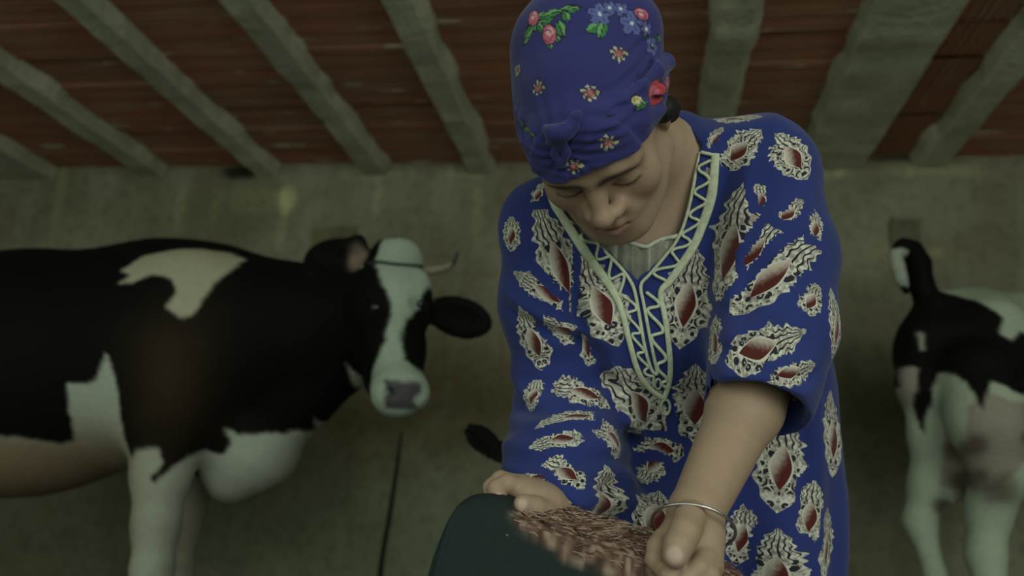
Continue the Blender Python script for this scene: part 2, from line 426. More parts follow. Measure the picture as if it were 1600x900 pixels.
set_color_all(me); tag(link('wall_left', me, PLASTER), kind='structure')
me = box_mesh('wall_right', (3.8, -1.0, 0), (4.0, WALL_Y + .25, CEIL_Z + .22)); me.color_attributes.new('Col', 'FLOAT_COLOR', 'POINT'); set_color_all(me)
tag(link('wall_right', me, PLASTER), kind='structure')

# concrete joists: centre pixel where each meets the wall, bottom width
joists = []   # (x centre, half width)
for px, hw in ((-330, .07), (-130, .07), (44, .20), (243, .07), (418, .065), (588, .065), (752, .065), (925, .065), (1105, .072), (1298, .165), (1452, .07), (1640, .07), (1830, .07), (2020, .07)):
    c = onz(px, 262, CEIL_Z - .05); sx = c[0] * (WALL_Y / c[1]); joists.append((sx, hw))
for i, (cx, hw) in enumerate(joists):
    ys = np.arange(-1.0, WALL_Y + .001, .03); prof = []
    V = []; seed = 40 + i
    q0 = np.stack([ys * 0 + i * 3.1, ys, ys * 0], 1)
    nL = fbm(q0, 5, seed) * .022 + np.maximum(vnoise(q0, 4, seed + 9), .35) * .05 - .0175; nR = fbm(q0 + 7, 5, seed) * .022 + np.maximum(vnoise(q0 + 9, 4, seed + 5), .35) * .05 - .0175; nz = fbm(q0 + 3, 6, seed) * .010
    for k, y in enumerate(ys):
        a, b = cx - hw, cx + hw; z0 = CEIL_Z - .075 + nz[k]
        V += [(a - .03 - nL[k], y, CEIL_Z + .02), (a - .018 - nL[k], y, CEIL_Z - .010), (a - .004 - nL[k] * .4, y, z0 + .012), (a + .008, y, z0 + nz[k] * .3), (cx, y, z0 - nz[k] * .4), (b - .008, y, z0 - nz[k] * .3), (b + .004 + nR[k] * .4, y, z0 + .012), (b + .018 + nR[k], y, CEIL_Z - .010), (b + .03 + nR[k], y, CEIL_Z + .02), (b + .03, y, CEIL_Z + .10), (a - .03, y, CEIL_Z + .10)]
    F = []; K = 11
    for k in range(len(ys) - 1):
        for j in range(K): F.append((k * K + j, k * K + (j + 1) % K, (k + 1) * K + (j + 1) % K, (k + 1) * K + j))
    me = np_mesh('concrete_joist', np.array(V), np.array(F)[:, ::-1]); me.polygons.foreach_set('use_smooth', np.zeros(len(me.polygons), bool)); link('concrete_joist', me, CONC, ceil)

def clay_block_mesh(w, l, along=False):
    """hollow filler block seen from below, with real grooves"""
    V = []; prof = []
    n = 7 if not along else 9
    span = l if not along else w; other = w if not along else l
    cs = [-span / 2]
    for g in range(n):
        c0 = -span / 2 + (g + .5) * span / n; cs += [c0 - .006, c0 - .003, c0 + .003, c0 + .006]
    cs.append(span / 2)
    zs = [0.0]
    for g in range(n): zs += [0, .005, .005, 0]
    zs.append(0)
    pts = []
    for c, z in zip(cs, zs): pts.append((c, z))
    V = []
    for s in (-other / 2, other / 2):
        for c, z in pts: V.append((s, c, z) if not along else (c, s, z))
    N = len(pts); F = [(k, k + 1, N + k + 1, N + k) for k in range(N - 1)]
    # upper side as a box lid
    b = len(V)
    for s in (-other / 2, other / 2):
        for c in (-span / 2, span / 2): V.append((s, c, .09) if not along else (c, s, .09))
    F += [(b, b + 1, b + 3, b + 2), (0, N, b + 2, b), (N - 1, b + 1, b + 3, 2 * N - 1)]
    me = bpy.data.meshes.new('clay_block'); me.from_pydata(V, [], F); me.validate(); me.update()
    bm = bmesh.new(); bm.from_mesh(me)
    for s in (0, 1):
        vs = [v for v in bm.verts if v.index in ([k for k in range(N)] if s == 0 else [N + k for k in range(N)])]
    bmesh.ops.recalc_face_normals(bm, faces=bm.faces[:]); bm.to_mesh(me); bm.free(); me.materials.append(CLAY); return me
CLAY_L = .27
for i in range(len(joists) - 1):
    a = joists[i][0] + joists[i][1] + .012; b = joists[i + 1][0] - joists[i + 1][1] - .012
    along = (i == 9)
    me = clay_block_mesh(CLAY_L - .007, b - a) if along else clay_block_mesh(b - a, CLAY_L - .007)
    y = WALL_Y - CLAY_L / 2 + .02
    while y > 1.6:
        o = link('clay_block', me, None, ceil, loc=((a + b) / 2 + random.uniform(-.004, .004), y, CEIL_Z + random.uniform(-.006, .008)))
        o.rotation_euler = (random.uniform(-.012, .012), random.uniform(-.008, .008), random.uniform(-.01, .01) + (math.pi / 2 if along else 0))
        y -= CLAY_L
# dark joint running down the lower wall
pts = spline([at(627, 676, WALL_Y - .012), at(619, 740, WALL_Y - .014), at(608, 810, WALL_Y - .014), at(596, 880, WALL_Y - .014), at(590, 950, WALL_Y - .014), at(584, 1010, WALL_Y - .02)], 30)
pts = pts[pts[:, 2] > .02]
v, f = tubes([(pts, np.linspace(.007, .018, len(pts)), False)], 8)
tag(link('hanging_rope', np_mesh('hanging_rope', v, f), ROPE), 'thin dark rope hanging down the lower wall under the big cow\'s muzzle', 'rope')

def mpx(n, px, py, Y):
    """n photograph pixels as metres, for something at that place"""
    return n * (Y / ray(px, py)[1]) / F_PX
def poly_xz(pts, Y): return [(lambda c: (c[0], c[2]))(at(a, b, Y)) for a, b in pts]
BLACK = np.array((.0035, .0035, .003)); WHITE = np.array((.41, .44, .37)); TAN = np.array((.24, .16, .095))

# ---- the cow on the left
YC = 2.62
sd = Sdf()
def L(px, py, Y=YC, n=100): return at(px, py, Y), mpx(n, px, py, Y)
def chain_px(sd, rows, k=.05, **kw):
    c = [L(*r) for r in rows]; sd.chain([a for a, _ in c], [b for _, b in c], k, **kw)
chain_px(sd, [(-420, 590, YC, 165), (-150, 588, YC, 186), (60, 578, YC, 182), (260, 556, YC, 162), (370, 540, YC, 138)], .08)
chain_px(sd, [(370, 535, YC, 135), (470, 520, YC - .03, 98), (560, 505, YC - .12, 72)], .10)
chain_px(sd, [(340, 640, YC, 115), (392, 705, YC, 60), (362, 745, YC, 40)], .08)          # brisket
chain_px(sd, [(405, 680, YC, 62), (470, 625, YC - .03, 42), (540, 575, YC - .08, 36)], .08)  # dewlap
sd.ell(at(275, 560, YC - .2), (.19, .14, .33), k=.10)                                       # shoulder blade
sd.ell(at(-60, 690, YC), (.5, .26, .14), k=.10)                                             # belly
sd.ell(at(262, 420, YC), (.26, .10, .09), k=.12)                                            # withers
# forelegs and hind legs
def leg(rows, foot_x, foot_y, r0=.045):
    c = [L(*r) for r in rows]; pts = [a for a, _ in c]; rs = [b for _, b in c]
    e = pts[-1]; g = np.array([foot_x if foot_x is not None else e[0], foot_y if foot_y is not None else e[1], .05])
    m = e * .28 + g * .72; m[2] = .14
    sd.chain(pts + [m, g + (0, 0, .005)], rs + [.042, .058], .035); sd.cap(g, g + (0, -.03, -.0), .052, .050, .02)
YN = YC - .19
leg([(264, 650, YN, 58), (252, 740, YN, 43), (244, 820, YN, 34), (238, 890, YN, 30), (240, 960, YN, 23)], None, None)
leg([(300, 700, YC + .17, 55), (284, 800, YC + .17, 34), (272, 890, YC + .17, 27), (272, 950, YC + .17, 22)], None, None)
leg([(-420, 650, YN, 95), (-410, 780, YN, 55), (-450, 890, YN, 34), (-440, 960, YN, 26)], None, None)
leg([(-470, 650, YC + .17, 95), (-470, 780, YC + .17, 52), (-510, 890, YC + .17, 32), (-500, 960, YC + .17, 26)], None, None)
# head
H0 = at(618, 418, 2.42); 
chain_px(sd, [(560, 500, YC - .12, 70), (596, 480, 2.42, 64)], .06)
chain_px(sd, [(618, 422, 2.40, 44), (612, 480, 2.34, 57), (618, 545, 2.24, 42), (626, 610, 2.14, 39)], .05)
chain_px(sd, [(590, 520, 2.44, 45), (606, 590, 2.30, 32), (622, 628, 2.18, 22)], .05)
sd.ell(at(626, 614, 2.115), (.078, .06, .062), k=.03)
sd.ell(at(618, 398, 2.41), (.080, .06, .055), k=.03)                                          # poll
sd.cap(at(585, 440, 2.34), at(580, 500, 2.30), .03, .03, .04); sd.cap(at(655, 440, 2.34), at(656, 490, 2.30), .028, .026, .04)
for ex, ey in ((583, 478), (657, 474)): sd.ell(at(ex, ey, 2.262), (.026, .03, .02), k=.02, mode='sub')
for ex in (608, 652): sd.ell(at(ex, 612, 2.06), (.014, .03, .012), k=.015, mode='sub')
sd.cap(at(596, 640, 2.07), at(655, 641, 2.07), .006, .006, .012, mode='sub')
# ears: flattened leaves with a hollow
def ear(sd, base, tip, w, thick, n, hollow):
    base = np.array(base); tip = np.array(tip); ax = tip - base; Ln = np.linalg.norm(ax); ax /= Ln
    n = np.array(n, float); n -= ax * (n @ ax); n /= np.linalg.norm(n); b = np.cross(n, ax)
    R = np.stack([ax, b, n], 1); c = base * .47 + tip * .53
    sd.cap(base - ax * .02, c, thick * 1.2, thick, .02); sd.ell(c, (Ln * .55, w, thick), R, .015)
    if hollow: sd.ell(c + n * thick * 1.0, (Ln * .42, w * .68, thick * .9), R, .01, 'sub')
    return c, R
ear(sd, at(668, 482, 2.40), at(762, 508, 2.40), mpx(33, 715, 500, 2.4), .022, (0, -1, -.2), True)
ear(sd, at(582, 428, 2.42), at(486, 398, 2.46), mpx(47, 530, 400, 2.45), .032, (.5, -1, .15), True)
sd.cap(at(520, 395, 2.46), at(560, 378, 2.42), .03, .026, .03)
CL = sd
def warp(f, amp, sc, seed):
    return lambda p: f(p) + fbm(p, sc, seed) * amp
v, f = mesh_sdf(lambda p: CL(p), (-3.1, 1.85, -.02), (.15, 3.1, 1.75), .0085, 4)
v[:, 2] = np.maximum(v[:, 2], 0.0)
v = relax(v, f, 2)
x, y, z = v.T; col = np.tile(BLACK, (len(v), 1))
wob = np.stack([fbm(v, 16, 5) * .012, fbm(v, 16, 8) * .012], 1); xx = x + wob[:, 0]; zz = z + wob[:, 1]
bodymask = (y > 0) 
polyA = [(200,430),(222,396),(270,380),(330,380),(368,396),(352,430),(337,470),(322,500),(302,508),(285,492),(297,465),(288,442),(255,437),(225,452),(206,455),(222,438)]
polyB = [(-600,690),(-200,690),(0,680),(40,684),(75,692),(105,685),(120,650),(128,606),(160,604),(178,598),(196,562),(204,600),(204,640),(196,680),(200,705),(200,1100),(-600,1100)]
polyC = [(198,690),(213,716),(226,704),(258,702),(264,722),(246,748),(251,757),(272,735),(286,714),(302,700),(330,706),(342,690),(338,668),(352,678),(385,670),(412,670),(450,660),(462,644),(472,655),(485,670),(500,672),(514,655),(524,640),(570,640),(640,1250),(100,1250),(196,700)]
polyT = [(530,562),(548,584),(566,608),(558,626),(536,634),(528,600)]
onhead = (x > at(565, 500, 2.3)[0]) & (z > at(600, 640, 2.2)[2]) 
def paint(poly, Y, c, m=None, blur=0):
    pl = poly_xz(poly, Y); w = 0
    for ox, oz in ((0, 0), (.005, .002), (-.005, .002), (.002, -.005), (-.002, .005)): w = w + in_poly(xx + ox, zz + oz, pl) * .2
    if m is not None: w = w * m
    col[:] = col * (1 - w[:, None]) + np.array(c) * w[:, None]
paint(polyA, 2.36, WHITE * (1.0, .88, .76)); paint(polyB, 2.34, WHITE); paint(polyC, 2.38, WHITE)
paint(polyT, 2.36, WHITE)
zb = at(0, 668, 2.34)[2]; xb = at(200, 700, 2.34)[0]
t = sig((zb - z) / .03) * sig((xb + .03 - x) / .05) * sig((z - .45) / .05); w = (col[:, 0] > .2) * t * .92
col = col * (1 - w[:, None]) + TAN * w[:, None]
zc = at(330, 768, 2.4)[2]; w = (col[:, 0] > .2) * sig((zc - z) / .02) * sig((x - at(292, 780, 2.4)[0]) / .02) * .6 * (z > .5); col = col * (1 - w[:, None]) + np.array((.22, .19, .11)) * w[:, None]
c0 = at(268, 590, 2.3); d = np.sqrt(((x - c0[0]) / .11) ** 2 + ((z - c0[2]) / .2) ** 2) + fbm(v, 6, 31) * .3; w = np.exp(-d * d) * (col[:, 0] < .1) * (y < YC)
col = col + w[:, None] * np.array((.035, .02, .008))  # brownish sheen on the black shoulder, painted into the coat colour
pl = [(572,392),(580,350),(670,350),(668,400),(663,425),(656,450),(648,480),(641,505),(641,540),(647,568),(672,588),(720,615),(720,680),(570,680),(570,625),(588,600),(598,588),(612,568),(620,540),(618,510),(612,480),(600,448),(586,420)]
paint(pl, 2.24, WHITE * (.85, .95, .92), (x > at(575, 500, 2.3)[0]) & (y < 2.5) & (z > .86) & (x < at(706, 500, 2.3)[0]))
paint([(606,596),(625,600),(660,598),(659,615),(650,622),(652,640),(604,640),(606,622),(612,612)], 2.09, (.085, .075, .085), (y < 2.25) & (z > .8) & (x > at(575, 500, 2.3)[0]))
ec = at(556, 402, 2.40); d = np.sqrt(((x - ec[0]) / .035) ** 2 + ((z - ec[2]) / .04) ** 2); w = sig(-(d - 1) * 8) * (y < 2.47) * (x < at(578, 400, 2.4)[0]); col = col * (1 - w[:, None]) + np.array((.20, .15, .12)) * w[:, None]
hoof = z < .075; col[hoof] = (.05, .045, .04)
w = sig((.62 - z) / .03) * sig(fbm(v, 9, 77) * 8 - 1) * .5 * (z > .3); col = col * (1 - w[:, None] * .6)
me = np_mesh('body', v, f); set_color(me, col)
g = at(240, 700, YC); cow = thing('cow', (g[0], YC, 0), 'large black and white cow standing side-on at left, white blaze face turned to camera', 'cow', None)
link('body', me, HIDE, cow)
hv = spline([at(664, 424, 2.38), at(690, 420, 2.36), at(707, 412, 2.34), at(716, 393, 2.33)], 18); r = np.linspace(.017, .004, len(hv))
v1, f1 = tubes([(hv, r, False)], 10); me = np_mesh('horn', v1, f1); cc = np.tile((.24, .20, .14), (len(v1), 1)); cc[v1[:, 0] > at(706, 412, 2.34)[0]] = (.03, .028, .025); set_color(me, cc); link('horn', me, HORN, cow, 'tan horn with a dark tip')
hv = spline([at(588, 420, 2.38), at(572, 422, 2.35), at(562, 414, 2.33)], 12); r = np.linspace(.016, .005, len(hv))
v1, f1 = tubes([(hv, r, False)], 10); me = np_mesh('horn', v1, f1); set_color(me, np.tile((.20, .17, .13), (len(v1), 1))); link('horn', me, HORN, cow)
bvh = BVHTree.FromPolygons([tuple(a) for a in v], [tuple(a) for a in f.tolist()])
def cast(bv, px, py, off=0.0, lim=9):
    d = Vector(ray(px, py)).normalized(); loc, n, i, dist = bv.ray_cast(Vector(CAM), d, lim)
    if loc is None:
        return None, None
    return np.array(loc + n * off), np.array(n)
rp = [cast(bvh, px, py, .004)[0] for px, py in ((577, 414), (588, 411), (600, 412), (612, 414), (625, 415), (640, 416), (652, 417), (662, 418))]; rp = [a for a in rp if a is not None]
v1, f1 = tubes([(spline(rp, 24), .005, False)], 6); link('forehead_rope', np_mesh('forehead_rope', v1, f1), ROPE, cow, 'thin dark rope tied across the forehead')
EYEM = mat_flat('dark_eye', (.01, .008, .007), .15, .5)
def sphere(name, c, r, mat, parent, label=None, sc=(1, 1, 1)):
    bm = bmesh.new(); bmesh.ops.create_uvsphere(bm, u_segments=16, v_segments=10, radius=r)
    for w_ in bm.verts: w_.co = Vector((w_.co.x * sc[0] + c[0], w_.co.y * sc[1] + c[1], w_.co.z * sc[2] + c[2])); 
    for q_ in bm.faces: q_.smooth = True
    me = bpy.data.meshes.new(name); bm.to_mesh(me); bm.free(); return link(name, me, mat, parent, label)
for ex, ey in ((584, 479), (656, 475)):
    c = cast(bvh, ex, ey, -.012)[0]
    if c is not None: sphere('eye', c, .019, EYEM, cow)

# ---- the cow on the right, seen from behind
sd = Sdf(); Y2 = 3.05
chain_px(sd, [(1478, 548, Y2, 66), (1500, 560, Y2 + .05, 92), (1600, 570, Y2 + .3, 108), (1760, 585, Y2 + .7, 112), (1880, 570, Y2 + 1.0, 100)], .08)
sd.cap(at(1455, 478, Y2 - .05), at(1500, 472, Y2 + .15), .05, .05, .06); sd.cap(at(1560, 500, Y2 - .05), at(1530, 478, Y2 + .2), .06, .06, .08)
chain_px(sd, [(1450, 530, Y2 - .06, 42), (1440, 600, Y2 - .1, 34), (1452, 680, Y2 - .06, 27), (1450, 760, Y2, 26), (1437, 815, Y2 + .02, 22), (1462, 900, Y2 - .03, 17)], .05)
def to_ground(sd, px, py, Y, r):
    e = at(px, py, Y); g = np.array([e[0], e[1], .055]); m = g + (0, 0, .10)
    sd.chain([e, m, g], [r, .04, .052], .03)
to_ground(sd, 1462, 900, Y2 - .03, mpx(17, 1462, 900, Y2))
chain_px(sd, [(1530, 590, Y2 - .2, 58), (1545, 660, Y2 - .25, 56), (1560, 740, Y2 - .22, 38), (1545, 800, Y2 - .16, 29), (1540, 870, Y2 - .16, 24), (1545, 905, Y2 - .18, 20)], .06)
to_ground(sd, 1545, 905, Y2 - .18, mpx(20, 1545, 905, Y2))
sd.ell(at(1505, 700, Y2 - .02), (.11, .14, .16), k=.05)                                     # udder
for px, py in ((1490, 770), (1512, 775)): sd.cap(at(px, py - 20, Y2 - .05), at(px, py + 12, Y2 - .05), .02, .014, .02)
for px, Y in ((1840, Y2 + .75), (1880, Y2 + 1.1)):
    c = [at(px, 640, Y), at(px, 760, Y), at(px, 860, Y)]; sd.chain(c, [.12, .07, .05], .05); to_ground(sd, px, 860, Y, .05)
chain_px(sd, [(1900, 540, Y2 + 1.0, 62), (1985, 500, Y2 + 1.2, 50), (2040, 520, Y2 + 1.1, 40), (2070, 590, Y2 + 1.0, 26)], .08)   # neck and head beyond the frame
tp = [(1452, 480, Y2, 19), (1440, 446, Y2 - .04, 18), (1436, 412, Y2 - .06, 17), (1426, 392, Y2 - .08, 15), (1412, 386, Y2 - .10, 13), (1400, 394, Y2 - .12, 10)]
chain_px(sd, tp, .02); chain_px(sd, [(1398, 398, Y2 - .12, 9), (1402, 416, Y2 - .13, 10), (1408, 436, Y2 - .12, 9), (1416, 456, Y2 - .1, 6)], .02)
v, f = mesh_sdf(lambda p: sd(p), (.5, 2.3, -.02), (3.75, 4.5, 1.9), .0095, 4); v[:, 2] = np.maximum(v[:, 2], 0); v = relax(v, f, 2)
x, y, z = v.T; col = np.tile(WHITE * (.95, 1.0, .92), (len(v), 1)); wob = np.stack([fbm(v, 16, 5) * .014, fbm(v, 16, 8) * .014], 1); xx = x + wob[:, 0]; zz = z + wob[:, 1]
pink = np.array((.29, .255, .215)); 
paint([(1478,650),(1500,622),(1530,640),(1600,650),(1700,650),(1700,750),(1590,740),(1560,730),(1530,770),(1480,760)], Y2 - .15, pink)
for cx, cy, r_ in ((1552, 765, 24), (1520, 745, 12), (1505, 700, 14), (1592, 660, 18), (1575, 690, 10), (1500, 790, 12)):
    c0 = at(cx, cy, Y2 - .22); r_ = mpx(r_, cx, cy, Y2 - .22); d = np.sqrt((x - c0[0]) ** 2 + (z - c0[2]) ** 2) / r_ + fbm(v, 14, 3) * .4; w = sig(-(d - 1) * 5) * .8
    col = col * (1 - w[:, None]) + np.array((.10, .07, .05)) * w[:, None]
paint([(1380,440),(1440,455),(1470,462),(1506,470),(1530,484),(1556,508),(1548,528),(1600,545),(1600,800),(1490,640),(1487,655),(1476,620),(1464,600),(1448,592),(1440,640),(1438,684),(1424,650),(1412,620),(1385,600)][:9] + [(1548,528),(1520,545),(1492,560),(1497,610),(1487,655),(1476,620),(1464,600),(1448,592),(1440,640),(1438,684),(1424,650),(1412,620),(1385,600)][0:0] + [], Y2, WHITE) if False else None
paint([(1380,455),(1440,440),(1480,450),(1510,456),(1535,470),(1560,500),(1552,528),(1570,535),(1590,520),(1620,530),(1700,560),(1700,640),(1590,640),(1545,635),(1520,618),(1502,612),(1488,655),(1476,620),(1464,600),(1448,592),(1442,640),(1439,684),(1424,652),(1412,620),(1385,600)], Y2 - .1, BLACK * 1.3)
paint([(1406,575),(1422,580),(1425,610),(1416,640),(1400,640)], Y2 - .12, pink); paint([(1432,520),(1440,524),(1442,550),(1434,552)], Y2 - .12, WHITE * .7)
tail = z > at(1440, 462, Y2)[2]; tail &= x < at(1458, 440, Y2)[0]; col[tail] = BLACK
inner = tail & (x < at(1418, 420, Y2 - .1)[0]) & (z < at(1400, 394, Y2 - .1)[2]); col[inner] = WHITE * .8
col[z < .09] = (.05, .045, .04)
me = np_mesh('body', v, f); set_color(me, col)
g = at(1500, 700, Y2); cow2 = thing('cow', (g[0], Y2, 0), 'black and white cow seen from behind at the right edge, tail raised', 'cow'); link('body', me, HIDE, cow2)

# ---- the calf behind the woman, only an ear and a bit of cheek in view
sd = Sdf(); Y3 = 2.0
chain_px(sd, [(880, 700, Y3, 40), (862, 740, Y3 - .05, 44), (850, 800, Y3 - .12, 28), (850, 825, Y3 - .14, 25)], .04)
sd.ell(at(825, 728, Y3), (.05, .05, .04), k=.03)
ear(sd, at(790, 718, Y3 + .02), at(732, 668, Y3 + .03), mpx(23, 750, 690, Y3), .009, (.3, -1, .3), True)
ear(sd, at(900, 712, Y3 + .02), at(960, 690, Y3 + .05), mpx(22, 940, 690, Y3), .013, (-.3, -1, .3), True)
chain_px(sd, [(885, 730, Y3 + .02, 42), (960, 790, Y3 + .2, 60), (1010, 810, Y3 + .3, 85), (1130, 815, Y3 + .62, 80)], .07)
for px, Y, o in ((985, Y3 + .2, -.08), (1010, Y3 + .36, .0), (1110, Y3 + .6, -.05), (1150, Y3 + .72, .05)):
    e = at(px, 830, Y); g = np.array([e[0], e[1], .035]); sd.chain([e, e * .5 + g * .5, g + (0, 0, .06), g], [.07, .032, .026, .034], .04)
v, f = mesh_sdf(lambda p: sd(p), (-.75, 1.6, -.01), (.9, 3.1, 1.2), .008, 4); v[:, 2] = np.maximum(v[:, 2], 0)
col = np.tile(BLACK, (len(v), 1)); c0 = at(822, 722, Y3 - .04); d = np.linalg.norm(v - c0, axis=1) / .06; w = sig(-(d - 1) * 6); col = col * (1 - w[:, None]) + np.array((.09, .06, .04)) * w[:, None]
me = np_mesh('body', v, f); set_color(me, col); g = at(1010, 800, Y3 + .3)
calf = thing('calf', (g[0], g[1], 0), 'dark calf almost hidden behind the woman, one black ear showing left of her sleeve', 'calf'); link('body', me, HIDE, calf)

# ================================================================== the woman
FEET = at(1110, 850, 1.42); FEET[2] = 0
woman = thing('person', tuple(FEET), 'person bending forward in blue patterned dress and floral headscarf, holding a dark slab', 'person')
# head frame from the way the head is turned in the photograph
def cv(a): v = R_cam @ np.array(a, float); return v / np.linalg.norm(v)
UP = cv((-.38, .58, .72)); FW = cv((-.10, -.78, .62)); FW = FW - UP * (FW @ UP); FW /= np.linalg.norm(FW); RT = np.cross(UP, FW) * -1
if (R_cam.T @ RT)[0] < 0: RT = -RT
HR = np.stack([RT, FW, UP], 1)                      # columns: her left, forward, up
HC0 = at(931, 198, .868)
hp = lambda x, y, z: HC0 + HR @ np.array([x, y, z])
def hl(p): return (p - HC0) @ HR
SH_L = at(862, 356, 1.04); SH_R = at(1192, 268, 1.03)
NECK = at(1052, 262, 1.05)
EL_R = at(1196, 570, 1.05); WR_R = at(1082, 812, .90)     # arm on the right of the picture
EL_L = at(880, 640, 1.15); WR_L = at(890, 808, 1.00)     # arm on the left of the picture
def trace(fn, px, py, off=0.0):
    d = ray(px, py); d /= np.linalg.norm(d); t = .3
    for _ in range(90):
        s = fn((CAM + d * t)[None])[0]
        if s < .0003: break
        t += max(s * .8, .0003)
        if t > 2.5: return None
    return CAM + d * (t - off)
body = Sdf()
# skull and face
body.ell(hp(0, -.018, .035), (.073, .092, .082), HR, .02)
body.ell(hp(0, .018, -.035), (.060, .068, .078), HR, .03)
body.ell(hp(0, .040, -.070), (.044, .040, .044), HR, .025)
for s in (-1, 1):
    body.ell(hp(s * .044, .056, -.028), (.022, .022, .024), HR, .025)
    body.cap(hp(s * .060, -.005, -.055), hp(s * .022, .066, -.095), .016, .014, .03)      # jaw line
    body.chain([hp(s * .008, .090, .008), hp(s * .026, .088, .015), hp(s * .046, .073, .010)], [.008, .008, .007], .018)   # brow
body.ell(hp(0, .068, -.100), (.020, .018, .015), HR, .02)
body.ell(hp(0, .077, .040), (.048, .011, .035), HR, .03)
for s in (-1, 1): body.ell(hp(s * .032, .097, -.009), (.018, .014, .011), HR, .016, 'sub')
for s in (-1, 1): body.ell(hp(s * .032, .0720, -.012), (.0155, .0125, .0115), HR, .004)
body.chain([hp(0, .086, .006), hp(0, .096, -.014), hp(0, .108, -.032)], [.0065, .0075, .0105], .012)
body.ell(hp(0, .110, -.036), (.0115, .011, .009), HR, .006)
for s in (-1, 1):
    body.ell(hp(s * .0135, .0985, -.038), (.0085, .010, .008), HR, .006)
    body.ell(hp(s * .0065, .107, -.0465), (.0038, .0055, .004), HR, .003, 'sub')
    body.chain([hp(s * .018, .088, -.040), hp(s * .030, .076, -.058)], [.006, .005], .012)
body.ell(hp(0, .080, -.066), (.026, .014, .022), HR, .015)
body.chain([hp(-.023, .0835, -.0665), hp(-.008, .0935, -.0625), hp(0, .0935, -.0640), hp(.008, .0935, -.0625), hp(.023, .0835, -.0665)], [.0022, .0048, .0046, .0048, .0022], .005)
body.chain([hp(-.021, .0825, -.0700), hp(0, .0915, -.0755), hp(.021, .0825, -.0700)], [.0025, .0062, .0025], .005)
body.chain([hp(-.017, .0905, -.0688), hp(0, .0985, -.0695), hp(.017, .0905, -.0688)], [.0018, .0020, .0018], .002, mode='sub')
for s in (-1, 1): body.ell(hp(s * .075, -.012, -.006), (.007, .018, .028), HR, .01)
# neck, shoulders, trunk
n_head = len(body.ops)
body.chain([hp(0, -.030, -.045), NECK * .55 + hp(0, -.03, -.045) * .45, NECK], [.052, .050, .056], .03)
SPN = at(1060, 640, 1.24); PEL = at(1105, 800, 1.36)
TU = NECK - SPN; TU /= np.linalg.norm(TU); TR = SH_R - SH_L; TR /= np.linalg.norm(TR); TF = np.cross(TU, TR); TF /= np.linalg.norm(TF)
if TF[1] > 0: TF = -TF
TR = np.cross(TF, TU) ; TR = TR if TR[0] > 0 else -TR
TM = np.stack([TR, TF, TU], 1)
tp = lambda o, x, y, z: o + TM @ np.array([x, y, z])
CH = at(1030, 440, 1.13)
body.cap(SH_L, NECK, .044, .048, .04); body.cap(SH_R, NECK, .046, .048, .04)
body.ell(CH, (.145, .090, .17), TM, .05); body.ell(SPN, (.130, .088, .14), TM, .05); body.ell(PEL, (.155, .11, .13), None, .05)
for s in (-1, 1): body.ell(tp(CH, s * .062, .070, -.05), (.055, .045, .055), TM, .03)
# skin seen inside the neckline
body.cap(at(1000, 380, 1.035), at(1072, 300, 1.035), .03, .03, .03)
n_torso = len(body.ops)
# legs
for s in (-1, 1):
    hip = PEL + np.array([s * .075, 0, -.05]); kn = np.array([FEET[0] + s * .10, FEET[1] - .03, .42]); an = np.array([FEET[0] + s * .11, FEET[1] + .05, .075])
    body.chain([hip, kn], [.085, .055], .03); body.chain([kn, (kn + an) / 2 + (0, .02, .03), an], [.054, .05, .034], .02)
    body.chain([an, an + (0, -.03, -.045), an + (s * .01, -.14, -.055)], [.034, .03, .022], .02)
# arms
body.chain([SH_R, EL_R], [.047, .040], .03); body.chain([SH_L, EL_L], [.047, .040], .03)
mid = EL_R * .68 + WR_R * .32
body.chain([EL_R, mid, WR_R * .93 + EL_R * .07], [.042, .0405, .0285], .02, )
midl = EL_L * .7 + WR_L * .3
body.chain([EL_L, midl, WR_L], [.040, .040, .0265], .02)
# hand at the right: thumb on top of the slab, fingers folded underneath
def finger(rows, k=.003):
    pts = [at(a, b, c) for a, b, c, _ in rows]; body.chain(pts, [r for *_, r in rows], k)
    return pts
body.cap(WR_R, at(1086, 836, .892), .026, .027, .015)
body.cap(at(1098, 836, .892), at(1104, 884, .876), .020, .017, .012); body.cap(at(1078, 836, .895), at(1082, 880, .88), .018, .016, .012)
body.cap(at(1072, 830, .89), at(1036, 852, .885), .020, .015, .012)
THR = finger([(1078, 808, .872, .0165), (1070, 832, .852, .0150), (1060, 852, .842, .0140), (1055, 868, .838, .0125)], .004)
FR = [finger([(1038, 842, .880, .0115), (1027, 856, .868, .0105), (1024, 874, .862, .0098), (1034, 888, .862, .0088)]),
      finger([(1082, 880, .868, .0110), (1062, 888, .856, .0102), (1046, 899, .852, .0095), (1040, 912, .856, .0085)]),
      finger([(1102, 872, .866, .0112), (1092, 888, .852, .0104), (1074, 903, .848, .0096), (1066, 916, .852, .0086)]),
      finger([(1110, 880, .872, .0105), (1108, 898, .856, .0098), (1096, 912, .852, .0090), (1090, 922, .854, .0082)])]
# hand at the left: fingers folded over the edge of the slab
body.cap(WR_L, at(852, 790, .960), .0255, .023, .015); body.cap(at(852, 796, .960), at(824, 775, .948), .020, .017, .012); body.cap(at(846, 778, .972), at(812, 762, .958), .018, .015, .012)
THL = finger([(850, 800, .940, .0150), (834, 794, .926, .0130), (818, 788, .915, .0112)], .004)
FL = [finger([(812, 764, .948, .0118), (792, 756, .938, .0110), (776, 764, .928, .0104), (779, 779, .920, .0095)]),
      finger([(806, 756, .962, .0112), (782, 750, .956, .0105), (768, 762, .946, .0098), (770, 780, .940, .0090)]),
      finger([(818, 766, .978, .0110), (795, 764, .974, .0100), (785, 780, .962, .0092)]),
      finger([(832, 772, .988, .0100), (812, 775, .986, .0092), (802, 790, .975, .0085)])]
BODY = body
v, f = mesh_sdf(lambda p: BODY(p), (-.75, .45, -.02), (.75, 2.0, 1.5), .0026, 5)
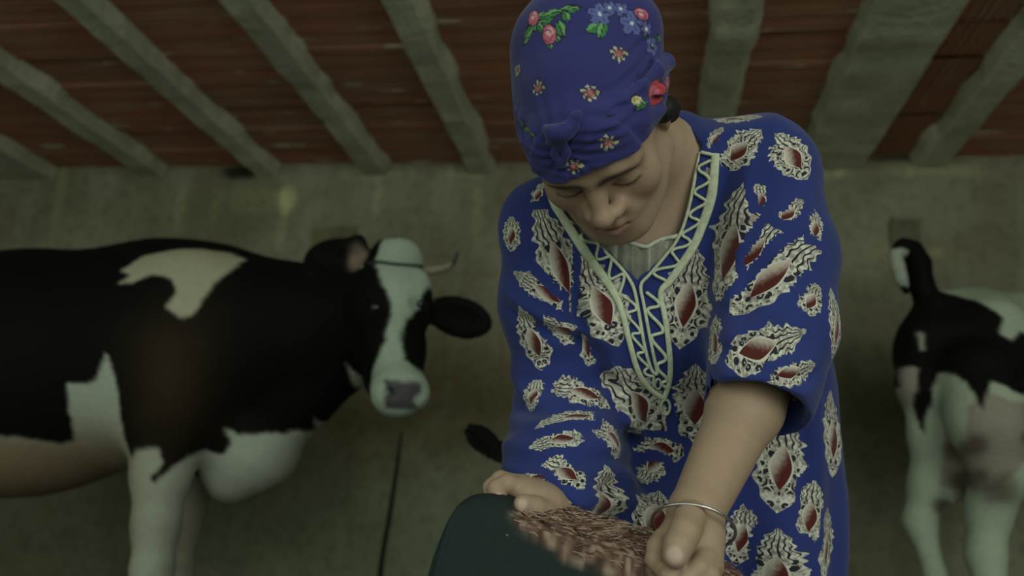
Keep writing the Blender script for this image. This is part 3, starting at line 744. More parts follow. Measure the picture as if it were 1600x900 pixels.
v[:, 2] = np.maximum(v[:, 2], 0.0)
l = hl(v); col = np.tile(np.array((.34, .235, .165)), (len(v), 1))
face = (np.abs(l[:, 0]) < .08) & (l[:, 2] > -.13) & (l[:, 2] < .12) & (l[:, 1] > .02)
def dab(cx, cy, cz, rx, rz, c, amt, sharp=5):
    global col
    d = np.sqrt(((l[:, 0] - cx) / rx) ** 2 + ((l[:, 2] - cz) / rz) ** 2); w = amt * sig(-(d - 1) * sharp) * face * (l[:, 1] > cy)
    col = col * (1 - w[:, None]) + np.array(c) * w[:, None]
for s in (-1, 1):
    for t in np.linspace(0, 1, 9):   # eyebrows
        dab(s * (.012 + .036 * t), (.05), .0035 + .012 * math.sin(math.pi * (t * .8 + .12)), .0056, .0037 - .0015 * t, (.03, .02, .014), .85, 4)
    for t in np.linspace(-1, 1, 9):  # lash line under the lowered lid
        dab(s * .032 + .0135 * t, .05, -.0185 + .0035 * t * t, .0030, .0018, (.015, .010, .008), .95, 6)
    dab(s * .033, .05, -.0135, .010, .0026, (.44, .37, .30), .6, 4)
    dab(s * .032, .05, -.007, .016, .007, (.27, .18, .125), .4, 4)
    dab(s * .040, .04, -.035, .02, .016, (.38, .21, .15), .35, 3)
dab(0, .07, -.065, .022, .0048, (.30, .12, .095), .6, 4); dab(0, .07, -.075, .018, .0055, (.34, .14, .11), .6, 4)
dab(0, .07, -.0695, .022, .0012, (.10, .04, .035), .8, 5); dab(0, .09, -.04, .012, .01, (.36, .20, .15), .3, 3)
col *= (1 + .06 * fbm(v, 22, 4))[:, None]
def nail(tip, r=.0075):
    global col
    d = np.linalg.norm(v - tip, axis=1); w = sig(-(d - r) * 1500); col = col * (1 - w[:, None]) + np.array((.50, .36, .30)) * w[:, None]
nail(trace(BODY, 1053, 868), .0085); nail(trace(BODY, 780, 780), .0065); nail(trace(BODY, 814, 788), .006)
skin_me = np_mesh('body', v, f); set_color(skin_me, col); link('body', skin_me, SKIN, woman)
BV, BF = v, f

# ---------------------------------------------------------------- headscarf
sc = Sdf()
sc.ell(hp(.005, -.020, .034), (.086, .099, .073), HR, .02)
sc.ell(hp(.002, .008, .020), (.082, .097, .054), HR, .02)
sc.ell(hp(.0, -.055, .080), (.070, .062, .062), HR, .04)
# gathered bands that run from the knot round both sides
KN = (-.012, .100, .058)
sbase = Sdf(); sbase.ops = list(sc.ops)
sc.ell(hp(.062, -.055, .078), (.034, .035, .036), HR, .02)
def on_scarf(pts, off=0.0): return [q for q in (trace(sbase, a, b, off) for a, b in pts) if q is not None]
b1 = on_scarf([(884, 206), (915, 197), (948, 181), (975, 160), (1000, 136), (1024, 112), (1040, 98)], -.001)
b1.append(b1[-1] + R_cam @ np.array([.006, .006, -.03]))
sc.chain(b1, list(np.linspace(.0075, .0095, len(b1) - 1)) + [.0055], .004)
b2 = on_scarf([(866, 206), (845, 196), (824, 184), (812, 176)], -.001); sc.chain(b2, [.008, .008, .007, .006][:len(b2)], .005)
b3 = on_scarf([(884, 212), (925, 212), (965, 204), (1005, 190), (1035, 172)], .0); sc.chain(b3, [.006, .0055, .005, .004, .003][:len(b3)], .012)
b4 = on_scarf([(915, 208), (960, 192), (1000, 168), (1035, 140)], .000); sc.chain(b4, [.004] * len(b4), .012)
b5 = on_scarf([(860, 216), (840, 222), (822, 220)], -.002); sc.chain(b5, [.005] * len(b5), .012)
g1 = on_scarf([(890, 193), (918, 184), (948, 167), (975, 146), (998, 122), (1018, 100)], -.001); sc.chain(g1, [.0035] * len(g1), .005, mode='sub')
g2 = on_scarf([(905, 216), (940, 210), (985, 186), (1020, 158), (1045, 132)], -.001); sc.chain(g2, [.003] * len(g2), .006, mode='sub')
HEADS = Sdf(); HEADS.ops = BODY.ops[:n_head]
sc.ops.append((lambda p: HEADS(p) - .0055, .008, HC0, .16, 'add'))
# rim: everything below the brow line is cut away
def rim(p):
    q = hl(p); zr = .0285 + .02 * np.clip(q[:, 0], -.03, .07) - .10 * np.clip(-q[:, 1] + .03, 0, .2) * .9 + .004 * np.sin(q[:, 0] * 60)
    return q[:, 2] - zr
sc.fn(rim, .004, 'sub')
inner = lambda p: (lambda q: np.sqrt((((q - np.array((0, -.018, .035))) / np.array((.078, .097, .087))) ** 2).sum(1)) - 1)(hl(p)) * .08
def creases(p):
    q = hl(p); a = np.arctan2(q[:, 0], q[:, 1]); near = np.exp(-((q[:, 2] - (.052 + .03 * np.clip(q[:, 0] / .08, 0, 1) )) / .020) ** 2) * (q[:, 1] > -.02)
    fan = np.exp(-(((q[:, 0] - KN[0]) ** 2 + (q[:, 2] - .055) ** 2) / .045 ** 2))
    th = np.arctan2(q[:, 2] - .055, q[:, 0] - KN[0])
    return .0010 * np.sin(q[:, 2] * 620 + q[:, 0] * 160) * near + .0009 * np.sin(th * 14) * fan * (q[:, 1] > .03) + fbm(p, 28, 61) * .0012
sc.fn(creases, 0, 'disp')
v, f = mesh_sdf(lambda p: sc(p), HC0 - .19, HC0 + .19, .0016, 4)
l = hl(v)
base = np.array((.026, .026, .135)); col = np.tile(base, (len(v), 1)) * (1 + .08 * fbm(v, 30, 6))[:, None]
nrm = vnormals(v, f)
scb = BVHTree.FromPolygons([tuple(a) for a in v], [tuple(a) for a in f.tolist()])
def surf_frame(px, py, dpx, bv):
    """centre, axes and metres per pixel of a print centred where the photograph shows it"""
    c, n = cast(bv, px, py)
    if c is None: return None
    t, _ = cast(bv, px + dpx[0], py + dpx[1])
    d = (t - c) if t is not None and np.linalg.norm(t - c) < .08 else R_cam @ np.array([dpx[0], -dpx[1], 0.])
    d = d - n * (d @ n); d /= np.linalg.norm(d); k = (c[1] / ray(px, py)[1]) / F_PX
    return c, d, np.cross(n, d), n, k
GREEN = (.035, .17, .055); LGREEN = (.12, .30, .10); PINK = (.42, .10, .16); LPINK = (.55, .32, .34); RED = (.38, .04, .05); CREAM = (.50, .48, .28); BLU = (.09, .11, .30); DK = (.012, .012, .03); YEL = (.42, .36, .10)
def stamp(px, py, dirpx, R, fnc):
    """fnc(u, w) with u along dirpx and w across, in photograph pixels, returns list of (mask, colour)"""
    global col
    fr = surf_frame(px, py, dirpx, scb)
    if fr is None: return
    c, a, b, n, k = fr; d = v - c; m = (np.abs(d @ n) < .03) & (np.linalg.norm(d, axis=1) < R * k * 1.6) & (nrm @ n > 0); i = np.where(m)[0]
    u = d[i] @ a / k; w = d[i] @ b / k
    for mk, cc in fnc(u, w):
        col[i[mk]] = np.array(cc)
def rosette(s=1.0, red=True):
    def g(u, w):
        r = np.hypot(u, w * 1.15) / s; t = np.arctan2(w, u); out = []; R0 = 11.5 + 2.6 * np.sin(t * 7 + .6) + 1.5 * np.sin(t * 3 + u.sum() % 3)
        gap = np.sin(t * 7 + .6) > -.55
        out.append(((r < R0 + 2) & gap, DK)); out.append(((r < R0) & (r > 5.5) & (np.sin(t * 7 + .6) > -.25), (.42, .42, .31)))
        out.append(((r < R0 - 1) & (r > 7) & (np.sin(t * 2 + 1) > .55) & (np.sin(t * 7 + .6) > 0), (.34, .28, .10)))
        out.append((np.abs(r - 8.5) < .8, (.06, .04, .05))); out.append((r < 6.2, (.22, .05, .06) if red else CREAM)); out.append(((r < 3.4), (.40, .16, .16))); out.append((r < 1.5, (.15, .03, .04))); return out
    return g
def leafp(L_, W_, c1=GREEN, c2=LGREEN):
    def g(u, w):
        q = (u / L_) ** 2; ww = W_ * (1 - q); ins = (np.abs(u) < L_) & (np.abs(w) < ww); inn = (np.abs(u) < L_ * .85) & (np.abs(w) < ww - 2.0)
        return [(ins, DK), (inn, c1), (inn & (w > 0), c2), (inn & (np.abs(w) < .9), DK)]
    return g
def flower5(r0, c=BLU, n_=5, ph=0., centre=(.5, .5, .55)):
    def g(u, w):
        r = np.hypot(u, w); t = np.arctan2(w, u) + ph; rr = r0 * (.48 + .52 * np.abs(np.cos(t * n_ / 2)) ** .8)
        return [(r < rr + 1.6, DK), (r < rr, c), ((r < rr * .75) & (np.abs(np.sin(t * n_ / 2)) < .25), tuple(x * .5 for x in c)), (r < 3.2, centre)]
    return g
def bud(r0, c1=PINK, c2=LPINK):
    def g(u, w):
        r = np.hypot(u / 1.35, w); return [(r < r0 + 1.6, DK), (r < r0, c1), ((np.hypot((u + r0 * .3) / 1.2, w - r0 * .2) < r0 * .55), c2), (np.abs(np.hypot(u / 1.3, w + r0 * .3) - r0 * .65) < .9, tuple(x * .4 for x in c1)) ]
    return g
for px, py, s in ((967, 84, 1.1), (841, 137, .95), (922, 145, 1.1), (950, 223, 1.05), (897, 260, 1.0), (808, 110, .8), (1040, 232, .8), (1030, 165, .01)): stamp(px, py, (10, 1), 24, rosette(s))
# top garlands
for px, py, dx, dy, L_, W_ in ((824, 56, -6, 12, 16, 6), (850, 34, 12, -8, 22, 7), (888, 14, 16, -3, 18, 6), (838, 30, 14, -9, 20, 6), (860, 22, 16, -5, 20, 6), (845, 44, 8, 10, 12, 5), (884, 25, 5, 9, 10, 6), (826, 50, -8, 12, 14, 6), (876, 45, 4, 12, 14, 7), (870, 60, 8, 8, 9, 5), (859, 70, 1, 9, 8, 5), (896, 14, 12, -3, 12, 5), (929, 43, 12, -6, 14, 7), (941, 46, 4, -13, 16, 7), (1008, 55, 9, 9, 12, 3), (1018, 66, 7, 10, 10, 4), (1030, 60, 5, 12, 10, 4)): stamp(px, py, (dx, dy), 36, leafp(L_ * 1.2, W_ * 1.35))
for px, py, r_ in ((833, 28, 10), (858, 54, 12)): stamp(px, py, (3, 10), 24, bud(r_))
for px, py, r_ in ((937, 22, 20), (953, 12, 12), (987, 36, 20), (1003, 28, 12), (1018, 73, 14), (970, 14, 12), (1010, 45, 10)): stamp(px, py, (10, 3), 30, flower5(r_, BLU, 5, px * .1))
stamp(1003, 22, (10, 5), 20, bud(9)); stamp(1019, 75, (6, 8), 14, leafp(8, 3))
# the rose on the folded side
stamp(1003, 165, (14, -7), 26, leafp(18, 6)); stamp(995, 157, (10, -2), 16, bud(7, CREAM, YEL)); stamp(1027, 143, (14, -10), 34, bud(16, RED, PINK)); stamp(1040, 130, (14, -10), 24, bud(9, PINK, RED))
for px, py, dx, dy, L_, W_ in ((823, 203, 14, 8, 16, 5), (815, 193, 5, 10, 10, 5), (833, 211, 10, 2, 12, 4), (1047, 195, 8, -8, 10, 6), (953, 181, 12, -3, 10, 2.2), (1052, 178, 3, -9, 8, 3)): stamp(px, py, (dx, dy), 26, leafp(L_, W_))
for k in range(26):   # the print goes on over the crown and back
    a = rng.uniform(0, 6.28); q = np.array([.09 * math.cos(a), -.03 - .08 * rng.random(), .03 + .10 * rng.random()]); o = hp(*(q * 2.2)); d = HC0 - o
    h = scb.ray_cast(Vector(o), Vector(d).normalized(), 1.0)
    if h[0] is None: continue
    c = np.array(h[0]); n = np.array(h[1])
    e = R_cam.T @ (c - CAM); sx, sy = 800 + F_PX * e[0] / -e[2], 450 - F_PX * e[1] / -e[2]
    if n @ (CAM - c) > 0.0: continue
    a1 = np.cross(n, [0, 0, 1.]); a1 /= np.linalg.norm(a1); b1 = np.cross(n, a1); dd = v - c; i = np.where((np.linalg.norm(dd, axis=1) < .02) & (nrm @ n > 0))[0]
    for mk, cc in rosette()(dd[i] @ a1 * 1370, dd[i] @ b1 * 1370): col[i[mk]] = np.array(cc)
me = np_mesh('headscarf', v, f); set_color(me, col); scarf = link('headscarf', me, SCARF, woman)
kt = Sdf()
kc = cast(scb, 872, 208)[0]; out_n = cast(scb, 872, 208)[1]
kk = lambda px, py, o: (lambda h: h[0] + h[1] * o)(cast(scb, px, py)) if cast(scb, px, py)[0] is not None else kc
kt.chain([kk(854, 203, .001), kk(868, 207, .004), kk(884, 205, .004), kk(897, 198, .001)], [.005, .008, .008, .006], .006)
kt.ell(kk(880, 206, .005), (.009, .007, .008), HR, .004); kt.chain([kk(888, 200, .004), kk(902, 186, .004), kk(908, 176, .002)], [.006, .0055, .003], .004)
kt.chain([kk(868, 214, .003), kk(860, 222, .001)], [.006, .004], .004)
kt.chain([kk(874, 214, .005), kk(868, 236, .003), kk(876, 258, .002)], [.0045, .0042, .0035], .003)
kt.chain([kk(879, 214, .005), kk(887, 236, .003), kk(882, 258, .002)], [.0045, .0042, .0035], .003)
kt.fn(lambda p: fbm(p, 120, 3) * .0012, 0, 'disp')
v1, f1 = mesh_sdf(lambda p: kt(p), kc - .07, kc + .07, .0015, 3); me = np_mesh('knot', v1, f1)
set_color(me, np.tile(base * 1.0, (len(v1), 1))); link('knot', me, SCARF, scarf)
# hair under the back rim
hr = Sdf(); hr.chain([hp(.066, .016, .012), hp(.077, -.006, -.004), hp(.074, -.035, -.03), hp(.05, -.06, -.05), hp(0, -.085, -.06), hp(-.05, -.06, -.05), hp(-.074, -.02, -.01)], [.007, .012, .014, .016, .018, .016, .012], .01)
hr.fn(lambda p: fbm(p, 200, 3) * .0018, 0, 'disp')
v1, f1 = mesh_sdf(lambda p: hr(p), HC0 - .17, HC0 + .17, .0025, 4); link('hair', np_mesh('hair', v1, f1), HAIR, woman)

# ---------------------------------------------------------------- the dress
dr = Sdf()
dr.ell(CH, (.168, .108, .20), TM, .05); dr.ell(SPN, (.165, .112, .18), TM, .06)
dr.cap(SH_L, NECK - TU * .0, .062, .060, .05); dr.cap(SH_R, NECK, .064, .060, .05)
for s in (-1, 1): dr.ell(tp(CH, s * .066, .078, -.05), (.064, .052, .066), TM, .05)
dr.ell(PEL, (.185, .15, .17), None, .06)
hipR = at(1215, 800, 1.30); hipL = at(985, 800, 1.24)
dr.ell(at(1225, 640, 1.30), (.075, .12, .20), None, .06); dr.ell(at(1205, 840, 1.27), (.075, .11, .20), None, .06)
dr.ell(at(985, 860, 1.16), (.11, .10, .14), None, .06)
sk = [PEL, np.array([FEET[0], FEET[1], .42]), np.array([FEET[0], FEET[1], .16])]
dr.chain(sk, [.175, .19, .20], .06)
dr.ell(at(1032, 722, 1.08), (.075, .05, .045), None, .045, 'sub')
# sleeves
dr.chain([SH_R, at(1208, 400, 1.03), at(1212, 520, 1.02), at(1190, 596, 1.00)], [.064, .070, .066, .064], .035)
CUFF_R = at(1180, 640, .985)
dr.chain([at(1190, 596, 1.00), CUFF_R], [.063, .061], .02)
dr.chain([SH_L, at(858, 470, 1.07), at(880, 600, 1.12), at(890, 660, 1.12), at(872, 728, 1.06), at(884, 792, 1.00)], [.062, .060, .060, .063, .060, .046], .03)
dr.cap(at(900, 690, 1.12), at(925, 760, 1.08), .06, .05, .05)
ridges = [((1150, 300, 1.0), (1130, 470, 1.0), .010), ((1118, 480, 1.02), (1128, 600, 1.02), .012), ((1205, 470, .96), (1130, 510, .985), .008), ((1240, 560, .96), (1140, 560, .975), .010), ((1250, 605, .955), (1150, 590, .955), .008),
          ((905, 330, 1.0), (925, 520, 1.03), .009), ((935, 500, 1.04), (1000, 680, 1.08), .010), ((820, 470, 1.03), (905, 520, 1.02), .008), ((822, 600, 1.08), (935, 630, 1.06), .012), ((828, 645, 1.07), (950, 660, 1.06), .012), ((822, 690, 1.05), (960, 690, 1.05), .014), ((815, 735, 1.01), (930, 740, 1.02), .012), ((1130, 660, 1.10), (1080, 880, 1.12), .014), ((1260, 560, 1.2), (1290, 860, 1.18), .014), ((1180, 180, 1.03), (1100, 200, 1.03), .008)]
FOLDS = []
for a, b, w_ in ridges:
    A = at(*a); B = at(*b); FOLDS.append((A, B, w_))
def folds(p):
    o = fbm(p, 9, 71) * .0045 + fbm(p, 24, 75) * .0012
    for A, B, w_ in FOLDS:
        pa = p - A; ba = B - A; t = pa @ ba / (ba @ ba); e = np.exp(-np.maximum(0, np.maximum(-t, t - 1)) ** 2 * 12); q = pa - np.outer(np.clip(t, 0, 1), ba)
        # ridge along a line of sight independent sheet: distance measured across the line within the cloth surface
        up = np.cross(ba, TF); up /= np.linalg.norm(up); s = q @ up; dd = np.abs(q @ TF)
        o = o - .0065 * np.exp(-(s / w_) ** 2) * e * np.exp(-(dd / .12) ** 2) + .0050 * np.exp(-((s - w_ * 1.9) / w_) ** 2) * e * np.exp(-(dd / .12) ** 2)
    # loose gathers round the forearm sleeve and drapes down the skirt
    ax = at(880, 735, 1.06); w = np.exp(-(np.linalg.norm(p - ax, axis=1) / .11) ** 2); o = o + .0035 * w * np.sin(p[:, 2] * 190 + np.sin(p[:, 0] * 40) * 1.2)
    sk_ = sig((.80 - p[:, 2]) / .05); o = o + .008 * sk_ * np.sin(np.arctan2(p[:, 1] - FEET[1], p[:, 0] - FEET[0]) * 13 + p[:, 2] * 3)
    return o
dr.fn(folds, 0, 'disp')
# neck opening: a V prism along the chest normal, plus the round of the neck
VP = [(846, 262), (872, 318), (903, 366), (950, 402), (986, 436), (995, 446), (1004, 437), (1048, 396), (1066, 360), (1081, 312), (1093, 262), (1096, 228), (1066, 190), (960, 150), (860, 180)]
OPL = [at(a + (5 if a < 990 and b > 250 else (-5 if a > 1000 and b > 230 else 0)), b - (4 if b > 390 else 0), 1.0) for a, b in VP]
oc = at(990, 320, 1.0); vd = ray(990, 320); vd /= np.linalg.norm(vd)
ex = R_cam @ np.array([1., 0, 0]); ex -= vd * (ex @ vd); ex /= np.linalg.norm(ex); ey = np.cross(ex, vd); oD = (oc - CAM) @ vd
flat2 = lambda q: ((q - CAM) @ ex * oD / ((q - CAM) @ vd), (q - CAM) @ ey * oD / ((q - CAM) @ vd))
poly2 = [flat2(q) for q in OPL]
def vcut(p):
    q = p - CAM; dep = q @ vd; g_ = oD / dep; a = q @ ex * g_; b = q @ ey * g_; dep = dep - oD
    best = np.full(len(p), 9.0)
    for i in range(len(poly2)):
        x1, y1 = poly2[i]; x2, y2 = poly2[(i + 1) % len(poly2)]; dx, dy = x2 - x1, y2 - y1
        t = np.clip(((a - x1) * dx + (b - y1) * dy) / (dx * dx + dy * dy), 0, 1); best = np.minimum(best, np.hypot(a - x1 - t * dx, b - y1 - t * dy))
    s = np.where(in_poly(a, b, poly2), -best, best)
    return np.maximum(s, dep - .085)
dr.fn(vcut, .003, 'sub')
# hollow sleeve mouths and hem
def cuff(c, ax, r):
    ax = ax / np.linalg.norm(ax)
    return lambda p: np.minimum(-( (p - c) @ ax), 9) if False else np.maximum(-((p - c) @ ax), np.linalg.norm(p - c, axis=1) - .14)
# everything past the cuff plane, and the hollow inside the sleeve mouth
cA = (CUFF_R - at(1196, 540, 1.02)); cA /= np.linalg.norm(cA)
cB = at(852, 786, .985); cBx = at(812, 832, .955) - at(880, 756, 1.01); cBx /= np.linalg.norm(cBx)
dr.fn(lambda p: np.maximum(-((p - CUFF_R) @ cA), np.linalg.norm(p - CUFF_R, axis=1) - .085), .004, 'sub')
dr.fn(lambda p: np.maximum(-((p - cB) @ cBx), np.linalg.norm(p - cB, axis=1) - .09), .004, 'sub')
def hollow(A, B, r):
    def g(p):
        pa = p - A; ba = B - A; t = np.clip(pa @ ba / (ba @ ba), 0, 1); return np.linalg.norm(pa - np.outer(t, ba), axis=1) - r
    return g
dr.fn(hollow(CUFF_R - cA * .05, CUFF_R + cA * .03, .055), .003, 'sub')
dr.fn(lambda p: p[:, 2] - .17, .005, 'sub')
v, f = mesh_sdf(lambda p: dr(p), (-.75, .6, .1), (.75, 2.05, 1.5), .0042, 5, 3.0)
v = relax(v, f, 1, .4); nrm = vnormals(v, f)
dbv = BVHTree.FromPolygons([tuple(a) for a in v], [tuple(a) for a in f.tolist()])
MOT = [(838,318,903,492,54),(803,335,797,392,28),(803,425,895,485,36),(838,497,915,532,38),(812,480,850,578,42),(910,398,963,538,66),(1086,388,1062,542,66),(1165,283,1120,477,64),(1228,338,1135,440,48),(1283,370,1143,487,64),
 (1190,183,1116,186,26),(1187,203,1130,262,50),(1208,208,1262,277,52),(1186,283,1190,337,34),(1255,312,1212,352,38),(1281,322,1270,382,30),(1280,443,1256,492,38),(1113,494,1118,565,34),(1255,520,1132,557,50),(1285,568,1195,592,42),
 (1128,585,1226,624,42),(1203,622,1258,625,20),(1086,568,1086,690,70),(963,575,1030,684,62),(856,600,955,632,36),(840,662,942,648,24),(828,697,915,682,34),(846,718,915,760,46),(808,752,870,744,26),(925,665,990,700,36),(985,692,1070,708,44),
 (950,730,925,842,62),(1045,742,1010,855,66),(1238,643,1212,797,68),(1270,750,1262,852,44),(1168,785,1150,882,46),(1216,828,1210,950,80),(1299,612,1302,742,40),(1300,452,1312,560,28),(1294,795,1288,905,32),(838,588,830,642,30),(902,498,926,572,24),
 (868,770,905,815,32),(1128,192,1110,236,20),(1000,755,1040,700,40),(1150,560,1150,562,1),(1103,262,1120,300,22),(848,285,835,320,24)]
mc, ma, mb, mn, mh, mw, ms = [], [], [], [], [], [], []
for k, (x1, y1, x2, y2, w_) in enumerate(MOT):
    if w_ < 5: continue
    cx, cy = (x1 + x2) / 2, (y1 + y2) / 2; c, n = cast(dbv, cx, cy)
    if c is None: continue
    e1, e2 = cast(dbv, x1, y1)[0], cast(dbv, x2, y2)[0]; kpx = (c[1] / ray(cx, cy)[1]) / F_PX
    i = np.where(np.linalg.norm(v - c, axis=1) < .02)[0]; n = nrm[i].mean(0); n /= np.linalg.norm(n)
    d0 = R_cam @ np.array([x1 - x2, y2 - y1, 0.]) * kpx
    ok = lambda e: e is not None and np.linalg.norm(e - c) < .75 * np.linalg.norm(d0)
    P1 = e1 if ok(e1) else c + d0 / 2; P2 = e2 if ok(e2) else c - d0 / 2
    a = P1 - P2; L2 = np.linalg.norm(a) / 2; a = a - n * (a @ n); a /= np.linalg.norm(a); b = np.cross(n, a)
    view = (c - CAM); view /= np.linalg.norm(view); fore = np.linalg.norm(b - view * (b @ view))
    mc.append((P1 + P2) / 2 * .5 + c * .5); ma.append(a); mb.append(b); mn.append(n); mh.append(L2 * 1.05); mw.append(w_ * kpx / 2 * 1.14 / max(.6, fore)); ms.append(k * .37 % 1)
nvis = len(mc)
# the same print carries on where the photograph does not reach
idx = rng.permutation(len(v))[:6000]; cnt = 0
for i in idx:
    c = v[i]; e = R_cam.T @ (c - CAM); sx, sy = 800 + F_PX * e[0] / -e[2], 450 - F_PX * e[1] / -e[2]
    seen = (nrm[i] @ (CAM - c) > 0) and sy < 900
    if seen or any(np.linalg.norm(c - q) < .085 + .25 * h_ for q, h_ in zip(mc, mh)): continue
    n = nrm[i]; a = np.array([rng.normal() * .25, rng.normal() * .25, 1.]); a -= n * (a @ n)
    if np.linalg.norm(a) < .3: continue
    a /= np.linalg.norm(a); mc.append(c); ma.append(a); mb.append(np.cross(n, a)); mn.append(n); mh.append(rng.uniform(.04, .06)); mw.append(rng.uniform(.02, .028)); ms.append(rng.random()); cnt += 1
    if cnt > 150: break
uv = np.zeros((len(v), 3)); on = np.zeros(len(v)); best = np.full(len(v), 1.18); mid_ = np.full(len(v), -1)
for im, (c, a, b, n, h_, w_, s_) in enumerate(zip(mc, ma, mb, mn, mh, mw, ms)):
    d = v - c; near = np.where((np.abs(d @ a) < h_ * 1.2) & (np.linalg.norm(d, axis=1) < h_ * 1.4 + .02))[0]
    if len(near) == 0: continue
    dn = d[near]; va = dn @ a / h_; ub = dn @ b / w_; q = np.maximum(np.abs(va), np.abs(ub)) + np.where(nrm[near] @ n < .05, 9, 0) + np.where(np.abs(dn @ n) > .045, 9, 0)
    m = q < best[near]; j = near[m]; best[j] = q[m]; uv[j] = np.stack([ub[m], va[m], np.full(m.sum(), s_)], 1); on[j] = 1; mid_[j] = im
fid = mid_[f]; mixed = ((fid.max(1) != fid.min(1)) & (((fid >= 0).sum(1) == 4) | (np.sort(fid, 1)[:, -1] != np.where(fid >= 0, fid, 9999).min(1)))); on[f[mixed].ravel()] = 0
me = np_mesh('dress', v, f)
at_ = me.attributes.new('motif', 'FLOAT_VECTOR', 'POINT'); at_.data.foreach_set('vector', uv.astype(np.float32).ravel())
at_ = me.attributes.new('motif_on', 'FLOAT', 'POINT'); at_.data.foreach_set('value', on.astype(np.float32))
dress = link('dress', me, DRESS, woman)

# cream braid sewn round the neckline
def on_dress(pts, off=.002, n_=60, fallback=1.0):
    sp = spline([(a, b, 0) for a, b in pts], n_); hits = [cast(dbv, q[0], q[1], off, 2.5)[0] for q in sp]
    ys = np.array([h[1] if h is not None else np.nan for h in hits]); ok = ~np.isnan(ys)
    for k in range(len(ys)):
        if ok[k]:
            nb_ = ys[max(0, k - 12):k + 13]; nb_ = nb_[~np.isnan(nb_)]
            if ys[k] > np.percentile(nb_, 35) + .02: ok[k] = False
    if ok.sum() < 2: ys = np.full(len(ys), fallback)
    else: ys = np.interp(np.arange(len(ys)), np.where(ok)[0], ys[ok])
    o = np.array([at(q[0], q[1], y_) for q, y_ in zip(sp, ys)])
    for _ in range(3): o[1:-1] = o[1:-1] * .5 + (o[:-2] + o[2:]) * .25
    return o
def flat_band(center, widths, toward, thick=.0022):
    """a flat cord: section stretched along the cloth"""
    c = np.asarray(center); t = np.gradient(c, axis=0); t /= np.linalg.norm(t, axis=1, keepdims=True); V = []; n = len(c)
    for i in range(n):
        nn = toward; side = np.cross(t[i], nn); side /= np.linalg.norm(side); no = np.cross(side, t[i]); w = widths[i] if hasattr(widths, '__len__') else widths
        for j in range(8):
            a = 2 * math.pi * j / 8; V.append(c[i] + side * math.cos(a) * w + no * math.sin(a) * thick)
    F = []
    for i in range(n - 1):
        for j in range(8): F.append((i * 8 + j, i * 8 + (j + 1) % 8, (i + 1) * 8 + (j + 1) % 8, (i + 1) * 8 + j))
    return np.array(V), np.array(F)
tow = CAM - at(1030, 450, 1.02); tow /= np.linalg.norm(tow)
K = 1.02 / F_PX
def braid(name, pts, wpx, n_=70, thick=.0022, label=None, off=.0025):
    if hasattr(wpx, '__len__'): w = np.interp(np.linspace(0, 1, 400), np.linspace(0, 1, len(wpx)), wpx) * K / 2
    o = on_dress(pts, off, n_)
    w = np.interp(np.linspace(0, 1, len(o)), np.linspace(0, 1, len(wpx)), wpx) * K / 2 if hasattr(wpx, '__len__') else wpx * K / 2
    V, F = flat_band(o, w, tow, thick); return link(name, np_mesh(name, V, F), BRAID, dress, label)
braid('neckline_braid', [(853, 285), (866, 318), (882, 344), (903, 376), (924, 408), (944, 434), (962, 462), (974, 494), (984, 536), (997, 580), (1014, 606), (1036, 622)], [10, 14, 15, 16, 15, 13, 10, 9, 9, 9, 9], 110)
braid('neckline_braid', [(1118, 240), (1112, 304), (1098, 350), (1084, 384), (1066, 412), (1046, 440), (1032, 458), (1040, 500), (1047, 560), (1046, 596), (1038, 622)], [13, 16, 15, 14, 14, 12, 9, 9, 9, 9, 9], 110)
braid('neckline_braid', [(898, 346), (918, 366), (942, 390), (966, 414), (982, 434), (992, 456), (1000, 500), (1008, 545), (1018, 578), (1027, 584), (1022, 560), (1014, 520), (1006, 476), (1001, 446), (1014, 430), (1036, 404), (1056, 378), (1068, 352), (1079, 312), (1087, 270), (1094, 238)], 5.5, 170, .0022)
braid('neckline_braid', [(1096, 238), (1108, 241), (1122, 244)], 6, 16)
def zig(a, b, n, n_):
    pts = []
    A = spline([(x, y, 0) for x, y in a], 200); B = spline([(x, y, 0) for x, y in b], 200)
    for i in range(n * 5 + 1):
        t = i / (n * 5); m = .5 - .5 * math.cos(math.pi * i / 5); k_ = int(t * 199); ra = A[min(int(t * (len(A) - 1)), len(A) - 1)]; rb = B[min(int(t * (len(B) - 1)), len(B) - 1)]
        m = min(1, max(0, .5 + (m - .5) * 1.05)); pts.append((ra[0] * (1 - m) + rb[0] * m, ra[1] * (1 - m) + rb[1] * m))
    return pts
braid('zigzag_cord', zig([(888, 344), (918, 384), (946, 424), (968, 462)], [(902, 352), (930, 378), (958, 406), (982, 440)], 8, 0), 5.0, 150, .0018)
braid('zigzag_cord', zig([(1110, 250), (1106, 300), (1092, 348), (1070, 396), (1040, 440)], [(1093, 250), (1085, 300), (1072, 352), (1050, 392), (1010, 436)], 12, 0), 5.0, 180, .0018)
braid('zigzag_cord', zig([(974, 462), (982, 500), (992, 540), (1004, 576), (1022, 604)], [(992, 466), (999, 510), (1006, 548), (1014, 578), (1024, 592)], 10, 0), 4.6, 150, .0018)
braid('zigzag_cord', zig([(1010, 456), (1012, 490), (1020, 540), (1030, 588), (1034, 604)], [(1028, 462), (1034, 500), (1040, 550), (1042, 590), (1040, 606)], 9, 0), 5.6, 150, .002)
th = np.linspace(0, 2 * math.pi, 13)[:-1]
braid('zigzag_cord', [(1028 + 5 * math.cos(a), 600 + 8 * math.sin(a)) for a in list(th) + [0]], 3.2, 40, .0018)
braid('zigzag_cord', [(1040 + 7 * math.cos(a), 636 + 12 * math.sin(a)) for a in list(th - 1.57) + [-1.57]], 4.4, 50, .002)

